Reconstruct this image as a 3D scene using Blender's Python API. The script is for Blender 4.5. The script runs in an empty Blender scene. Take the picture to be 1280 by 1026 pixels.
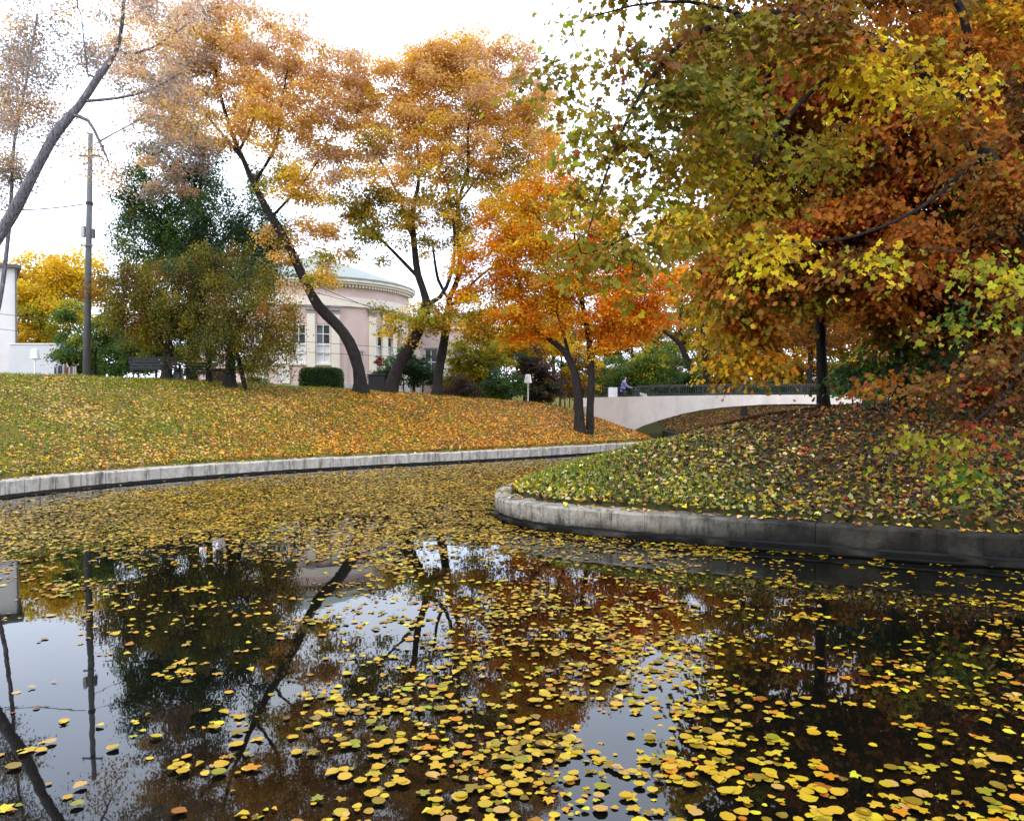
import bpy, bmesh, math, random
import numpy as np
from mathutils import Vector, Matrix

random.seed(7)
rng = np.random.default_rng(11)
scene = bpy.context.scene
col = scene.collection

# ------------------------------------------------------------------ camera
F, HY, CAMZ = 1000.0, 503.0, 2.5            # focal length in photo pixels, horizon row, eye height (m)
cam_d = bpy.data.cameras.new('camera')
cam = bpy.data.objects.new('camera', cam_d)
col.objects.link(cam)
cam.location = (0, 0, CAMZ)
cam.rotation_euler = (math.radians(90 - 0.573), 0, 0)
cam_d.sensor_width = 36
cam_d.lens = 36 * F / 1280
cam_d.clip_end = 2000
scene.camera = cam

# ------------------------------------------------------------------ sky, sun, exposure
W = bpy.data.worlds.new('World')
scene.world = W
W.use_nodes = True
nt = W.node_tree
nt.nodes.clear()
SUN_EL, SUN_ROT = math.radians(42), math.radians(215)
sky = nt.nodes.new('ShaderNodeTexSky')
sky.sky_type = 'NISHITA'
sky.sun_disc = False
sky.sun_elevation = SUN_EL
sky.sun_rotation = SUN_ROT
bg1 = nt.nodes.new('ShaderNodeBackground'); bg1.inputs[1].default_value = 0.12
nt.links.new(sky.outputs[0], bg1.inputs[0])
tc = nt.nodes.new('ShaderNodeTexCoord')
nz = nt.nodes.new('ShaderNodeTexNoise'); nz.inputs['Scale'].default_value = 2.2; nz.inputs['Detail'].default_value = 5
nt.links.new(tc.outputs['Generated'], nz.inputs['Vector'])
rp = nt.nodes.new('ShaderNodeValToRGB')
rp.color_ramp.elements[0].position = .3; rp.color_ramp.elements[0].color = (.62, .75, 1.0, 1)
rp.color_ramp.elements[1].position = .7; rp.color_ramp.elements[1].color = (.86, .90, 1.0, 1)
nt.links.new(nz.outputs[0], rp.inputs[0])
bg2 = nt.nodes.new('ShaderNodeBackground'); bg2.inputs[1].default_value = 2.75
nt.links.new(rp.outputs[0], bg2.inputs[0])
mx = nt.nodes.new('ShaderNodeMixShader'); mx.inputs[0].default_value = .85     # an overcast with a little blue behind it
nt.links.new(bg1.outputs[0], mx.inputs[1]); nt.links.new(bg2.outputs[0], mx.inputs[2])
wo = nt.nodes.new('ShaderNodeOutputWorld')
nt.links.new(mx.outputs[0], wo.inputs[0])

sd = bpy.data.lights.new('sun', 'SUN'); sd.energy = 1.2; sd.angle = math.radians(14); sd.color = (1, .95, .87)
sun = bpy.data.objects.new('sun', sd); col.objects.link(sun)
_sv = Vector((math.sin(SUN_ROT) * math.cos(SUN_EL), math.cos(SUN_ROT) * math.cos(SUN_EL), math.sin(SUN_EL)))
sun.rotation_euler = _sv.to_track_quat('Z', 'Y').to_euler()

scene.view_settings.view_transform = 'Standard'
scene.view_settings.look = 'None'
scene.view_settings.exposure = 0.35
scene.view_settings.gamma = 1
scene.view_settings.use_curve_mapping = False
scene.render.engine = 'CYCLES'
scene.cycles.max_bounces = 8
scene.cycles.transparent_max_bounces = 4
scene.cycles.use_denoising = True
scene.cycles.sample_clamp_indirect = 6

# ------------------------------------------------------------------ helpers
def P(px, py, Y):
    """The world point seen at photo pixel (px, py) when it stands Y metres away."""
    return np.array([(px - 640) / F * Y, Y, CAMZ - (py - HY) / F * Y])

def tag(o, label, cat=None, group=None, kind=None):
    o['label'] = label
    if cat: o['category'] = cat
    if group: o['group'] = group
    if kind: o['kind'] = kind
    return o

def link(name, me, parent=None, mat=None):
    o = bpy.data.objects.new(name, me)
    col.objects.link(o)
    if parent is not None: o.parent = parent
    if mat is not None and me is not None and len(me.materials) == 0: me.materials.append(mat)
    return o

def empty(name, loc=(0, 0, 0), rz=0):
    o = bpy.data.objects.new(name, None)
    o.empty_display_size = .3
    o.location = loc; o.rotation_euler = (0, 0, rz)
    col.objects.link(o)
    return o

def tri_mesh(name, V, Fc, cols=None, smooth=False, nper=3):
    me = bpy.data.meshes.new(name)
    V = np.ascontiguousarray(V, dtype=np.float32); Fc = np.ascontiguousarray(Fc, dtype=np.int32)
    m = len(Fc)
    me.vertices.add(len(V)); me.vertices.foreach_set('co', V.ravel())
    me.loops.add(m * nper); me.loops.foreach_set('vertex_index', Fc.ravel())
    me.polygons.add(m)
    me.polygons.foreach_set('loop_start', np.arange(0, m * nper, nper, dtype=np.int32))
    me.polygons.foreach_set('use_smooth', np.full(m, smooth, dtype=bool))
    me.update(calc_edges=True)
    if cols is not None:
        a = me.color_attributes.new('tint', 'FLOAT_COLOR', 'POINT')
        c4 = np.ones((len(V), 4), dtype=np.float32); c4[:, :3] = cols
        a.data.foreach_set('color', c4.ravel())
    return me

class MB:
    """Collects boxes, swept profiles and lathes and links them as one mesh object."""
    def __init__(s): s.v, s.f = [], []
    def add(s, vs, fs):
        n = len(s.v); s.v += [tuple(v) for v in vs]; s.f += [tuple(i + n for i in f) for f in fs]
    def box(s, x0, x1, y0, y1, z0, z1):
        s.add([(x, y, z) for z in (z0, z1) for y in (y0, y1) for x in (x0, x1)],
              [(0, 2, 3, 1), (4, 5, 7, 6), (0, 1, 5, 4), (2, 6, 7, 3), (0, 4, 6, 2), (1, 3, 7, 5)])
        return s
    def obox(s, M, sx, sy, sz):
        vs = [M @ Vector((x * sx / 2, y * sy / 2, z * sz / 2)) for z in (-1, 1) for y in (-1, 1) for x in (-1, 1)]
        s.add(vs, [(0, 2, 3, 1), (4, 5, 7, 6), (0, 1, 5, 4), (2, 6, 7, 3), (0, 4, 6, 2), (1, 3, 7, 5)])
        return s
    def lathe(s, prof, n=16, c=(0, 0, 0)):
        vs = []
        for r, z in prof:
            vs += [(c[0] + r * math.cos(2 * math.pi * i / n), c[1] + r * math.sin(2 * math.pi * i / n), c[2] + z) for i in range(n)]
        fs = []
        for k in range(len(prof) - 1):
            for i in range(n):
                j = (i + 1) % n
                fs.append((k * n + i, k * n + j, (k + 1) * n + j, (k + 1) * n + i))
        fs.append(tuple(range(n - 1, -1, -1))); fs.append(tuple((len(prof) - 1) * n + i for i in range(n)))
        s.add(vs, fs); return s
    def tube(s, pts, r, n=6):
        pts = [Vector(p) for p in pts]
        rs = r if isinstance(r, (list, tuple)) else [r] * len(pts)
        ref = Vector((0, 0, 1))
        if abs((pts[-1] - pts[0]).normalized().z) > .9: ref = Vector((1, 0, 0))
        vs = []
        for i, p in enumerate(pts):
            t = (pts[min(i + 1, len(pts) - 1)] - pts[max(i - 1, 0)]).normalized()
            u = t.cross(ref).normalized(); w = t.cross(u)
            vs += [p + (u * math.cos(2 * math.pi * k / n) + w * math.sin(2 * math.pi * k / n)) * rs[i] for k in range(n)]
        fs = []
        for i in range(len(pts) - 1):
            for k in range(n):
                j = (k + 1) % n
                fs.append((i * n + k, i * n + j, (i + 1) * n + j, (i + 1) * n + k))
        fs.append(tuple(range(n - 1, -1, -1))); fs.append(tuple((len(pts) - 1) * n + k for k in range(n)))
        s.add(vs, fs); return s
    def mesh(s, name, smooth=False):
        me = bpy.data.meshes.new(name); me.from_pydata(s.v, [], s.f); me.update()
        if smooth: me.polygons.foreach_set('use_smooth', [True] * len(me.polygons))
        return me
    def build(s, name, mat, parent=None, bevel=0, smooth=False):
        me = s.mesh(name, smooth)
        if bevel:
            bm = bmesh.new(); bm.from_mesh(me)
            bmesh.ops.recalc_face_normals(bm, faces=bm.faces)
            bmesh.ops.bevel(bm, geom=list(bm.edges), offset=bevel, segments=1, affect='EDGES')
            bm.to_mesh(me); bm.free()
        return link(name, me, parent, mat)

def dup(root, loc=None, rz=None, parent=None):
    c = root.copy(); col.objects.link(c)
    if parent is not None: c.parent = parent
    if loc is not None: c.location = loc
    if rz is not None: c.rotation_euler = (0, 0, rz)
    for ch in list(root.children): dup(ch, parent=c)
    return c

# ------------------------------------------------------------------ materials
def new_mat(name):
    m = bpy.data.materials.new(name); m.use_nodes = True
    n = m.node_tree; b = n.nodes['Principled BSDF']
    return m, n, b

def N(n, t, **kw):
    x = n.nodes.new(t)
    for k, v in kw.items():
        if k in x.inputs: x.inputs[k].default_value = v
        else: setattr(x, k, v)
    return x

def plain(name, rgb, rough=.6, var=.12, scale=6, metal=0, bump=0.0, dirt=None, dirt_scale=1.5, dirt_amt=.6, stretch=None):
    """Solid colour with a little noise in it, optional dirt patches or vertical runs, optional bump."""
    m, n, b = new_mat(name)
    tcn = N(n, 'ShaderNodeTexCoord')
    src = tcn.outputs['Object']
    a = N(n, 'ShaderNodeTexNoise', Scale=scale, Detail=6.0, Roughness=.6)
    n.links.new(src, a.inputs['Vector'])
    cr = N(n, 'ShaderNodeValToRGB')
    cr.color_ramp.elements[0].position = .25; cr.color_ramp.elements[1].position = .75
    cr.color_ramp.elements[0].color = (*[c * (1 - var) for c in rgb], 1)
    cr.color_ramp.elements[1].color = (*[min(1, c * (1 + var)) for c in rgb], 1)
    n.links.new(a.outputs[0], cr.inputs[0])
    out = cr.outputs[0]
    if dirt is not None:
        mp = N(n, 'ShaderNodeMapping')
        mp.inputs['Scale'].default_value = stretch or (1, 1, 1)
        n.links.new(src, mp.inputs[0])
        d = N(n, 'ShaderNodeTexNoise', Scale=dirt_scale, Detail=8.0, Roughness=.7)
        n.links.new(mp.outputs[0], d.inputs['Vector'])
        dr = N(n, 'ShaderNodeValToRGB')
        dr.color_ramp.elements[0].position = .48; dr.color_ramp.elements[1].position = .68
        dr.color_ramp.elements[0].color = (0, 0, 0, 1); dr.color_ramp.elements[1].color = (dirt_amt,) * 3 + (1,)
        n.links.new(d.outputs[0], dr.inputs[0])
        mix = N(n, 'ShaderNodeMixRGB'); mix.inputs[2].default_value = (*dirt, 1)
        n.links.new(dr.outputs[0], mix.inputs[0]); n.links.new(out, mix.inputs[1])
        out = mix.outputs[0]
    n.links.new(out, b.inputs['Base Color'])
    b.inputs['Roughness'].default_value = rough
    b.inputs['Metallic'].default_value = metal
    if bump:
        bn = N(n, 'ShaderNodeBump', Strength=bump, Distance=.03)
        n.links.new(a.outputs[0], bn.inputs['Height']); n.links.new(bn.outputs[0], b.inputs['Normal'])
    return m

def leaf_material(name, translucent=.4, rough=.5, spec=.35):
    m, n, b = new_mat(name)
    at = N(n, 'ShaderNodeAttribute'); at.attribute_name = 'tint'
    n.links.new(at.outputs['Color'], b.inputs['Base Color'])
    b.inputs['Roughness'].default_value = rough
    b.inputs['Specular IOR Level'].default_value = spec
    if translucent:
        tr = N(n, 'ShaderNodeBsdfTranslucent')
        n.links.new(at.outputs['Color'], tr.inputs[0])
        mxs = N(n, 'ShaderNodeMixShader'); mxs.inputs[0].default_value = translucent
        n.links.new(b.outputs[0], mxs.inputs[1]); n.links.new(tr.outputs[0], mxs.inputs[2])
        n.links.new(mxs.outputs[0], n.nodes['Material Output'].inputs[0])
    return m

def bark(name, rgb):
    m, n, b = new_mat(name)
    tcn = N(n, 'ShaderNodeTexCoord')
    mp = N(n, 'ShaderNodeMapping'); mp.inputs['Scale'].default_value = (9, 9, 1.6)
    n.links.new(tcn.outputs['Object'], mp.inputs[0])
    a = N(n, 'ShaderNodeTexNoise', Scale=2.2, Detail=8.0, Roughness=.65)
    n.links.new(mp.outputs[0], a.inputs['Vector'])
    cr = N(n, 'ShaderNodeValToRGB')
    cr.color_ramp.elements[0].position = .3; cr.color_ramp.elements[1].position = .72
    cr.color_ramp.elements[0].color = (*[c * .35 for c in rgb], 1)
    cr.color_ramp.elements[1].color = (*[c * 4.2 for c in rgb], 1)
    n.links.new(a.outputs[0], cr.inputs[0]); n.links.new(cr.outputs[0], b.inputs['Base Color'])
    bn = N(n, 'ShaderNodeBump', Strength=1.0, Distance=.12)
    n.links.new(a.outputs[0], bn.inputs['Height']); n.links.new(bn.outputs[0], b.inputs['Normal'])
    b.inputs['Roughness'].default_value = .85
    b.inputs['Specular IOR Level'].default_value = .2
    return m

M = {}
M['leaf'] = leaf_material('living leaf', .55, .5, .22)
M['litter'] = leaf_material('fallen leaf', .12, .55, .3)
M['floating'] = leaf_material('wet floating leaf', 0, .42, .2)
M['bark_dark'] = bark('dark bark', (.013, .010, .009))
M['bark_grey'] = bark('grey bark', (.075, .068, .075))
M['bark_brown'] = bark('brown bark', (.024, .018, .014))
M['kerb_pale'] = plain('pale kerb concrete', (.46, .41, .34), .9, .25, 6, bump=.7, dirt=(.045, .04, .03), dirt_scale=2.3, dirt_amt=.85, stretch=(2.5, 2.5, .3))
def stained(name, base_, dark, top, z0, z1, stain_shade_x=None):
    m = plain(name, base_, .92, .38, 7, bump=1.0, dirt=dark, dirt_scale=1.9, dirt_amt=.95, stretch=(2.6, 2.6, .42))
    n = m.node_tree; b = n.nodes['Principled BSDF']; b.inputs['Specular IOR Level'].default_value = .12; src = b.inputs['Base Color'].links[0].from_socket
    tcn = N(n, 'ShaderNodeTexCoord'); sp = N(n, 'ShaderNodeSeparateXYZ'); n.links.new(tcn.outputs['Object'], sp.inputs[0])
    nzn = N(n, 'ShaderNodeTexNoise', Scale=3.5, Detail=7.0, Roughness=.7); n.links.new(tcn.outputs['Object'], nzn.inputs['Vector'])
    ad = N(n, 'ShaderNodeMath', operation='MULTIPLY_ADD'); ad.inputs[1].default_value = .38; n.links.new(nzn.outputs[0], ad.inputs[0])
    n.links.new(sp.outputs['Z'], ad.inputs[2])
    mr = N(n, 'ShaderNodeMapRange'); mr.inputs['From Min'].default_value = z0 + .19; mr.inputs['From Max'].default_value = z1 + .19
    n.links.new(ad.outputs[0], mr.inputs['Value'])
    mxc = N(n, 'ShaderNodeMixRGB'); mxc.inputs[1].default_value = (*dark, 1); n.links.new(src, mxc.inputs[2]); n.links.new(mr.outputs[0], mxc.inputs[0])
    if stain_shade_x is not None:                                # algae stain darkens the right end, with canopy shade put into the colour
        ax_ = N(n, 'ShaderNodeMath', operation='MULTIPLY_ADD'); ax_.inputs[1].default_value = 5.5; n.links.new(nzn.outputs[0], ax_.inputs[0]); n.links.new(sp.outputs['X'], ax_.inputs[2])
        mw = N(n, 'ShaderNodeMapRange'); mw.inputs['From Min'].default_value = stain_shade_x + 2.4; mw.inputs['From Max'].default_value = stain_shade_x + 4.6; mw.inputs['To Max'].default_value = .93
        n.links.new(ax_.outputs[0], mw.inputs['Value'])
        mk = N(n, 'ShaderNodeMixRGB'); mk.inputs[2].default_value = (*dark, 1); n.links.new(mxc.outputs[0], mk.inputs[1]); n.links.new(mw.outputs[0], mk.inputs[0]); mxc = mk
    moss = N(n, 'ShaderNodeTexNoise', Scale=1.3, Detail=6.0); n.links.new(tcn.outputs['Object'], moss.inputs['Vector'])
    r = N(n, 'ShaderNodeValToRGB'); r.color_ramp.elements[0].position = .5; r.color_ramp.elements[1].position = .75; r.color_ramp.elements[1].color = (.7, .7, .7, 1)
    n.links.new(moss.outputs[0], r.inputs[0])
    m2 = N(n, 'ShaderNodeMixRGB'); m2.inputs[2].default_value = (*top, 1); n.links.new(mxc.outputs[0], m2.inputs[1]); n.links.new(r.outputs[0], m2.inputs[0])
    n.links.new(m2.outputs[0], b.inputs['Base Color'])
    return m
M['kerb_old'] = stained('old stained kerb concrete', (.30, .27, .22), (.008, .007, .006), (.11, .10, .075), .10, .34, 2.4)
M['wet'] = plain('wet dark footing', (.02, .018, .014), .4, .3, 4)
M['bridge'] = plain('painted bridge concrete', (.68, .60, .52), .8, .06, 1.5, dirt=(.42, .38, .34), dirt_scale=.7, dirt_amt=.6, stretch=(1, 1, .35))
M['deck'] = plain('bridge deck asphalt', (.09, .085, .08), .9)
M['iron'] = plain('black painted iron', (.012, .013, .013), .5)
M['pink'] = plain('pale pink stucco', (.60, .46, .42), .85, .06, 1.2, dirt=(.5, .34, .31), dirt_scale=.5, dirt_amt=.5)
M['cream'] = plain('cream plaster', (.72, .66, .55), .8, .06, 2)
M['grey_cap'] = plain('weathered capital', (.30, .27, .25), .85, .35, 9)
M['plinth'] = plain('grey plinth', (.42, .40, .39), .85, .1, 2)
M['copper'] = plain('green copper roof', (.20, .225, .19), .55, .12, 1.5)
M['glass'] = plain('dark window glass', (.05, .055, .065), .08, .3, 1)
M['blind'] = plain('white curtain', (.66, .67, .67), .8, .06, 9)
M['white_frame'] = plain('white window frame', (.75, .74, .72), .5)
M['white_wall'] = plain('white rendered wall', (.72, .68, .66), .85, .04, 1, dirt=(.6, .56, .53), dirt_scale=.6, dirt_amt=.5)
M['grey_wall'] = plain('pale grey wall', (.50, .50, .51), .85, .07, 1)
M['eave'] = plain('brown roof edge', (.12, .10, .10), .7)
M['pole'] = plain('weathered grey pole', (.11, .11, .115), .7, .25, 3, stretch=(4, 4, .3), dirt=(.06, .06, .06))
M['bench'] = plain('dark painted bench wood', (.032, .032, .04), .5, .3, 8)
M['lamp_white'] = plain('white enamel lamp', (.85, .85, .84), .35, .02)
M['maroon'] = plain('maroon painted bin', (.07, .022, .018), .6, .3)
M['black_box'] = plain('black litter bin', (.014, .013, .015), .55, .3)
M['grey_stone'] = plain('grey stone block', (.22, .22, .24), .85, .2)
M['purple_board'] = plain('dark purple board', (.03, .018, .05), .7)
M['red_board'] = plain('red brown board', (.11, .045, .03), .8)
M['grey_board'] = plain('pale grey board', (.3, .27, .24), .8)

# ------------------------------------------------------------------ shore lines and the lie of the land
def catmull(pts, step=.4):
    pts = [np.array(p, float) for p in pts]
    out = []
    for i in range(len(pts) - 1):
        p0, p1, p2, p3 = pts[max(i - 1, 0)], pts[i], pts[i + 1], pts[min(i + 2, len(pts) - 1)]
        n = max(2, int(np.linalg.norm(p2 - p1) / step))
        for k in range(n):
            t = k / n
            out.append(.5 * (2 * p1 + (p2 - p0) * t + (2 * p0 - 5 * p1 + 4 * p2 - p3) * t * t + (3 * p1 - p0 - 3 * p2 + p3) * t ** 3))
    out.append(pts[-1])
    return np.array(out)

LEFT = catmull([(-14.9, -14), (-14.9, 2), (-14.8, 10), (-14.4, 16.5), (-13.4, 21), (-11.7, 24.6), (-8.9, 28.1), (-5, 31.4), (0, 35.2), (4.8, 39.7), (7.3, 42.3),
                (8.0, 44.2), (8.1, 47), (7.6, 52), (7.2, 58)])
RIGHT = catmull([(10.9, 58), (10.6, 52), (10.0, 46), (9.0, 39), (6.2, 32.5), (2.9, 27), (.8, 22.6), (-.1, 19.8), (-.36, 18.2), (-.28, 17.1), (.1, 16.15), (.92, 15.3), (2.33, 14.5),
                 (3.61, 13.9), (4.81, 13.35), (5.9, 12.8), (7.65, 12.0), (10, 11), (14, 8.5), (16, 2), (16, -14)])

def signed(poly, X, Y):
    """Distance to a shore line, positive on its left-hand side, and the index of the nearest point."""
    X = np.asarray(X, float).ravel(); Y = np.asarray(Y, float).ravel()
    best = np.full(X.shape, 1e9); sg = np.ones(X.shape); idx = np.zeros(X.shape, int)
    for i in range(len(poly) - 1):
        a, b = poly[i], poly[i + 1]
        d = b - a; L2 = d @ d
        t = np.clip(((X - a[0]) * d[0] + (Y - a[1]) * d[1]) / L2, 0, 1)
        qx, qy = X - (a[0] + t * d[0]), Y - (a[1] + t * d[1])
        dd = qx * qx + qy * qy
        m = dd < best - 1e-9
        best[m] = dd[m]; sg[m] = np.where(d[0] * qy[m] - d[1] * qx[m] >= 0, 1, -1); idx[m] = i
    return np.sqrt(best) * sg, idx

_LS, _RS = LEFT[::2], RIGHT[::2]
KZ_L, KZ_R = .40, .46
def vnoise(X, Y, s, seed=0):
    return (np.sin(X * s * 1.3 + seed) * np.sin(Y * s * 1.1 + 2.1 * seed + 1) + .6 * np.sin(X * s * 2.7 + 1.7 * seed + Y * s * 1.9) * np.sin(Y * s * 2.3 - X * s * .7 + seed)) / 1.6

def land(X, Y):
    """Height, left shore distance, right shore distance."""
    X = np.asarray(X, float); shp = X.shape
    X = X.ravel(); Y = np.asarray(Y, float).ravel()
    sl, il = signed(_LS, X, Y); sr, ir = signed(_RS, X, Y)
    close = np.maximum(Y - 57.5, -13.5 - Y)               # the pond ends beyond the bridge and behind the viewer
    kx = _LS[il, 0]
    H = np.interp(kx, [-14.9, -13, -9, -5, 0, 5, 8], [3.62, 3.6, 3.5, 3.25, 2.95, 2.55, 2.25])
    Wd = np.interp(kx, [-14, -5, 5, 8], [10.5, 10, 7.0, 6])
    u = np.clip(sl / Wd, 0, 1)
    zl = KZ_L + (H - KZ_L) * (1 - (1 - u) ** 1.3) + np.clip(sl, 0, 1) * .05 * vnoise(X, Y, .9, 1)
    u = np.clip(sr / 9.5, 0, 1)
    Hr = np.interp(Y, [20, 40], [2.52, 2.2])
    zr = KZ_R + (Hr - KZ_R) * (1 - (1 - u) ** 1.45) + np.clip(sr, 0, 1) * .06 * vnoise(X, Y, 1.1, 4)
    zc = np.clip(close, 0, 4) * .6
    z = np.where(sl > .3, zl, np.where(sr > .3, zr, np.where(close > 0, zc + .1, -.6)))
    z = z + np.clip((Y - 64) / 50, 0, 1) * 3.2        # the park climbs gently into the distance
    return z.reshape(shp), sl.reshape(shp), sr.reshape(shp)

def gz(x, y): return float(land(np.array([x]), np.array([y]))[0][0])

def ground_hit(px, py, y0=10, y1=75):
    """Where the line of sight through a photo pixel meets the land."""
    ys = np.linspace(y0, y1, 900)
    xs = (px - 640) / F * ys; zs = CAMZ - (py - HY) / F * ys
    g, sl, sr = land(xs, ys)
    ok = (g >= zs) & ((sl > .4) | (sr > .4))
    i = int(np.argmax(ok)) if ok.any() else int(np.argmin(np.abs(g - zs)))
    return np.array([xs[i], ys[i], g[i]])

def on_land(px, Y, sink=.05):
    x = (px - 640) / F * Y
    return np.array([x, Y, gz(x, Y) - sink])

def ground_material(name, c1, c2, c3, s1=.35, s2=7):
    m, n, b = new_mat(name)
    tcn = N(n, 'ShaderNodeTexCoord')
    a = N(n, 'ShaderNodeTexNoise', Scale=s1, Detail=5.0, Roughness=.6)
    f = N(n, 'ShaderNodeTexNoise', Scale=s2, Detail=8.0, Roughness=.75)
    for q in (a, f): n.links.new(tcn.outputs['Object'], q.inputs['Vector'])
    r1 = N(n, 'ShaderNodeValToRGB')
    r1.color_ramp.elements[0].position = .4; r1.color_ramp.elements[1].position = .6
    r1.color_ramp.elements[0].color = (*c1, 1); r1.color_ramp.elements[1].color = (*c2, 1)
    n.links.new(a.outputs[0], r1.inputs[0])
    r2 = N(n, 'ShaderNodeValToRGB')
    r2.color_ramp.elements[0].position = .42; r2.color_ramp.elements[1].position = .62
    r2.color_ramp.elements[0].color = (0, 0, 0, 1); r2.color_ramp.elements[1].color = (1, 1, 1, 1)
    n.links.new(f.outputs[0], r2.inputs[0])
    mxc = N(n, 'ShaderNodeMixRGB'); mxc.inputs[2].default_value = (*c3, 1)
    n.links.new(r2.outputs[0], mxc.inputs[0]); n.links.new(r1.outputs[0], mxc.inputs[1])
    n.links.new(mxc.outputs[0], b.inputs['Base Color'])
    bn = N(n, 'ShaderNodeBump', Strength=.7, Distance=.08)
    n.links.new(f.outputs[0], bn.inputs['Height']); n.links.new(bn.outputs[0], b.inputs['Normal'])
    b.inputs['Roughness'].default_value = .95; b.inputs['Specular IOR Level'].default_value = .1
    return m

M['bank'] = ground_material('leafy bank soil', (.07, .12, .018), (.14, .11, .025), (.22, .14, .035))
M['mound'] = ground_material('dark leafy mound soil', (.03, .045, .012), (.04, .032, .014), (.07, .055, .02))

gx = np.concatenate([np.arange(-260, -40, 20), np.arange(-40, -17, 1.0), np.arange(-17, 18, .25), np.arange(18, 44, 1.0), np.arange(44, 261, 20)])
gy = np.concatenate([np.arange(-60, -16, 8), np.arange(-16, 8, 1.0), np.arange(8, 60, .25), np.arange(60, 90, 2), np.arange(90, 420, 20)])
GX, GY = np.meshgrid(gx, gy)
GZ, SL, SR = land(GX, GY)
nx, ny = len(gx), len(gy)
ii = (np.arange(ny - 1)[:, None] * nx + np.arange(nx - 1)[None, :]).ravel()
quads = np.stack([ii, ii + 1, ii + nx + 1, ii + nx], 1)
Vg = np.stack([GX.ravel(), GY.ravel(), GZ.ravel()], 1)
fx, fy = Vg[quads, 0].mean(1), Vg[quads, 1].mean(1)
fz = Vg[quads, 2].max(1)
side_r = (SR.ravel()[quads].mean(1) > SL.ravel()[quads].mean(1))
for nm, mask, mt, lb in (('grassy_bank', ~side_r & (fz > -.5), M['bank'], 'sloping bank strewn with yellow and orange fallen leaves across the pond'),
                         ('mound', side_r & (fz > -.5), M['mound'], 'dark leaf covered mound behind the curved kerb on the right')):
    q = quads[mask]; used, inv = np.unique(q, return_inverse=True)
    me = tri_mesh(nm, Vg[used], inv.reshape(-1, 4), smooth=True, nper=4)
    tag(link(nm, me, None, mt), lb, 'ground', kind='structure')

# ------------------------------------------------------------------ water
m, n, b = new_mat('dark pond water')
b.inputs['Base Color'].default_value = (.003, .003, .002, 1)
b.inputs['Roughness'].default_value = .015
b.inputs['IOR'].default_value = 1.33
b.inputs['Specular IOR Level'].default_value = .65
tcn = N(n, 'ShaderNodeTexCoord')
wn = N(n, 'ShaderNodeTexNoise', Scale=1.1, Detail=3.0, Roughness=.5)
n.links.new(tcn.outputs['Object'], wn.inputs['Vector'])
bn = N(n, 'ShaderNodeBump', Strength=.028, Distance=.05)
n.links.new(wn.outputs[0], bn.inputs['Height']); n.links.new(bn.outputs[0], b.inputs['Normal'])
M['water'] = m
xs = np.linspace(-40, 40, 9); ys = np.linspace(-16, 64, 9)
WX, WY = np.meshgrid(xs, ys)
i9 = (np.arange(8)[:, None] * 9 + np.arange(8)[None, :]).ravel()
me = tri_mesh('water', np.stack([WX.ravel(), WY.ravel(), np.zeros(81)], 1), np.stack([i9, i9 + 1, i9 + 10, i9 + 9], 1), nper=4)
tag(link('water', me, None, M['water']), 'dark still pond water mirroring the trees and sky', 'water', kind='structure')

# ------------------------------------------------------------------ kerbs
def arc(poly):
    d = np.r_[0, np.cumsum(np.linalg.norm(np.diff(poly, axis=0), axis=1))]
    return d
def along(poly, d, t):
    p = np.array([np.interp(t, d, poly[:, 0]), np.interp(t, d, poly[:, 1])])
    q0 = np.array([np.interp(t - .15, d, poly[:, 0]), np.interp(t - .15, d, poly[:, 1])])
    q1 = np.array([np.interp(t + .15, d, poly[:, 0]), np.interp(t + .15, d, poly[:, 1])])
    tg = q1 - q0; L = np.linalg.norm(tg); tg = tg / L if L > 1e-6 else np.array([1., 0])
    return p, np.array([-tg[1], tg[0]])

def sweep(mb, poly, d, t0, t1, prof, jit=0.0, sub=.35):
    k = max(1, int(round((t1 - t0) / sub)))
    n = len(prof); vs = []
    for i in range(k + 1):
        p, nr = along(poly, d, t0 + (t1 - t0) * i / k)
        for (s, z) in prof:
            js, jz = (random.uniform(-jit, jit), random.uniform(-jit, jit)) if 0 < i < k or jit > 0 else (0, 0)
            vs.append((p[0] + nr[0] * (s + js), p[1] + nr[1] * (s + js), z + jz))
    fs = []
    for i in range(k):
        for j in range(n):
            j2 = (j + 1) % n
            fs.append((i * n + j, (i + 1) * n + j, (i + 1) * n + j2, i * n + j2))
    fs.append(tuple(range(n))); fs.append(tuple(k * n + j for j in range(n - 1, -1, -1)))
    mb.add(vs, fs)

def kerb(name, label, poly, prof, foot, mat, lens, jit, t_from, t_to, zj=.012, ledge=None, gap=.008):
    root = empty(name, (0, 0, 0)); tag(root, label, 'kerb', kind='structure')
    d = arc(poly); t = t_from
    while t < t_to - .3:
        L = random.uniform(*lens); e = min(t + L, t_to)
        mb = MB(); dz = random.uniform(-zj, zj); ds = random.uniform(-zj, zj)
        sweep(mb, poly, d, t + gap, e - gap, [(s + ds, z + dz if z > .2 else z) for s, z in prof], jit, .2)
        mb.build('stone', mat, root, bevel=0)
        t = e
    mb = MB(); sweep(mb, poly, d, t_from, t_to, foot, 0, .5); mb.build('footing', M['wet'], root)
    if ledge:
        mb = MB(); sweep(mb, poly, d, t_from, t_to, ledge, .006, .3); mb.build('ledge', mat, root)
    return root
dL, dR = arc(LEFT), arc(RIGHT)
iL = int(np.argmin(np.abs(LEFT[:, 1] - 13))); iR = int(np.argmin(np.abs(RIGHT[:, 1] - 9.2) + (RIGHT[:, 0] < 6) * 50))
kerb('kerb', 'long pale concrete kerb along the foot of the leafy bank', LEFT,
     [(-.02, .075), (-.03, .40), (.0, .43), (.45, .44), (.46, .075)], [(.07, -.4), (.07, .09), (.42, .09), (.42, -.4)], M['kerb_pale'], (.75, 1.6), .009, dL[iL], dL[-1])
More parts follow.
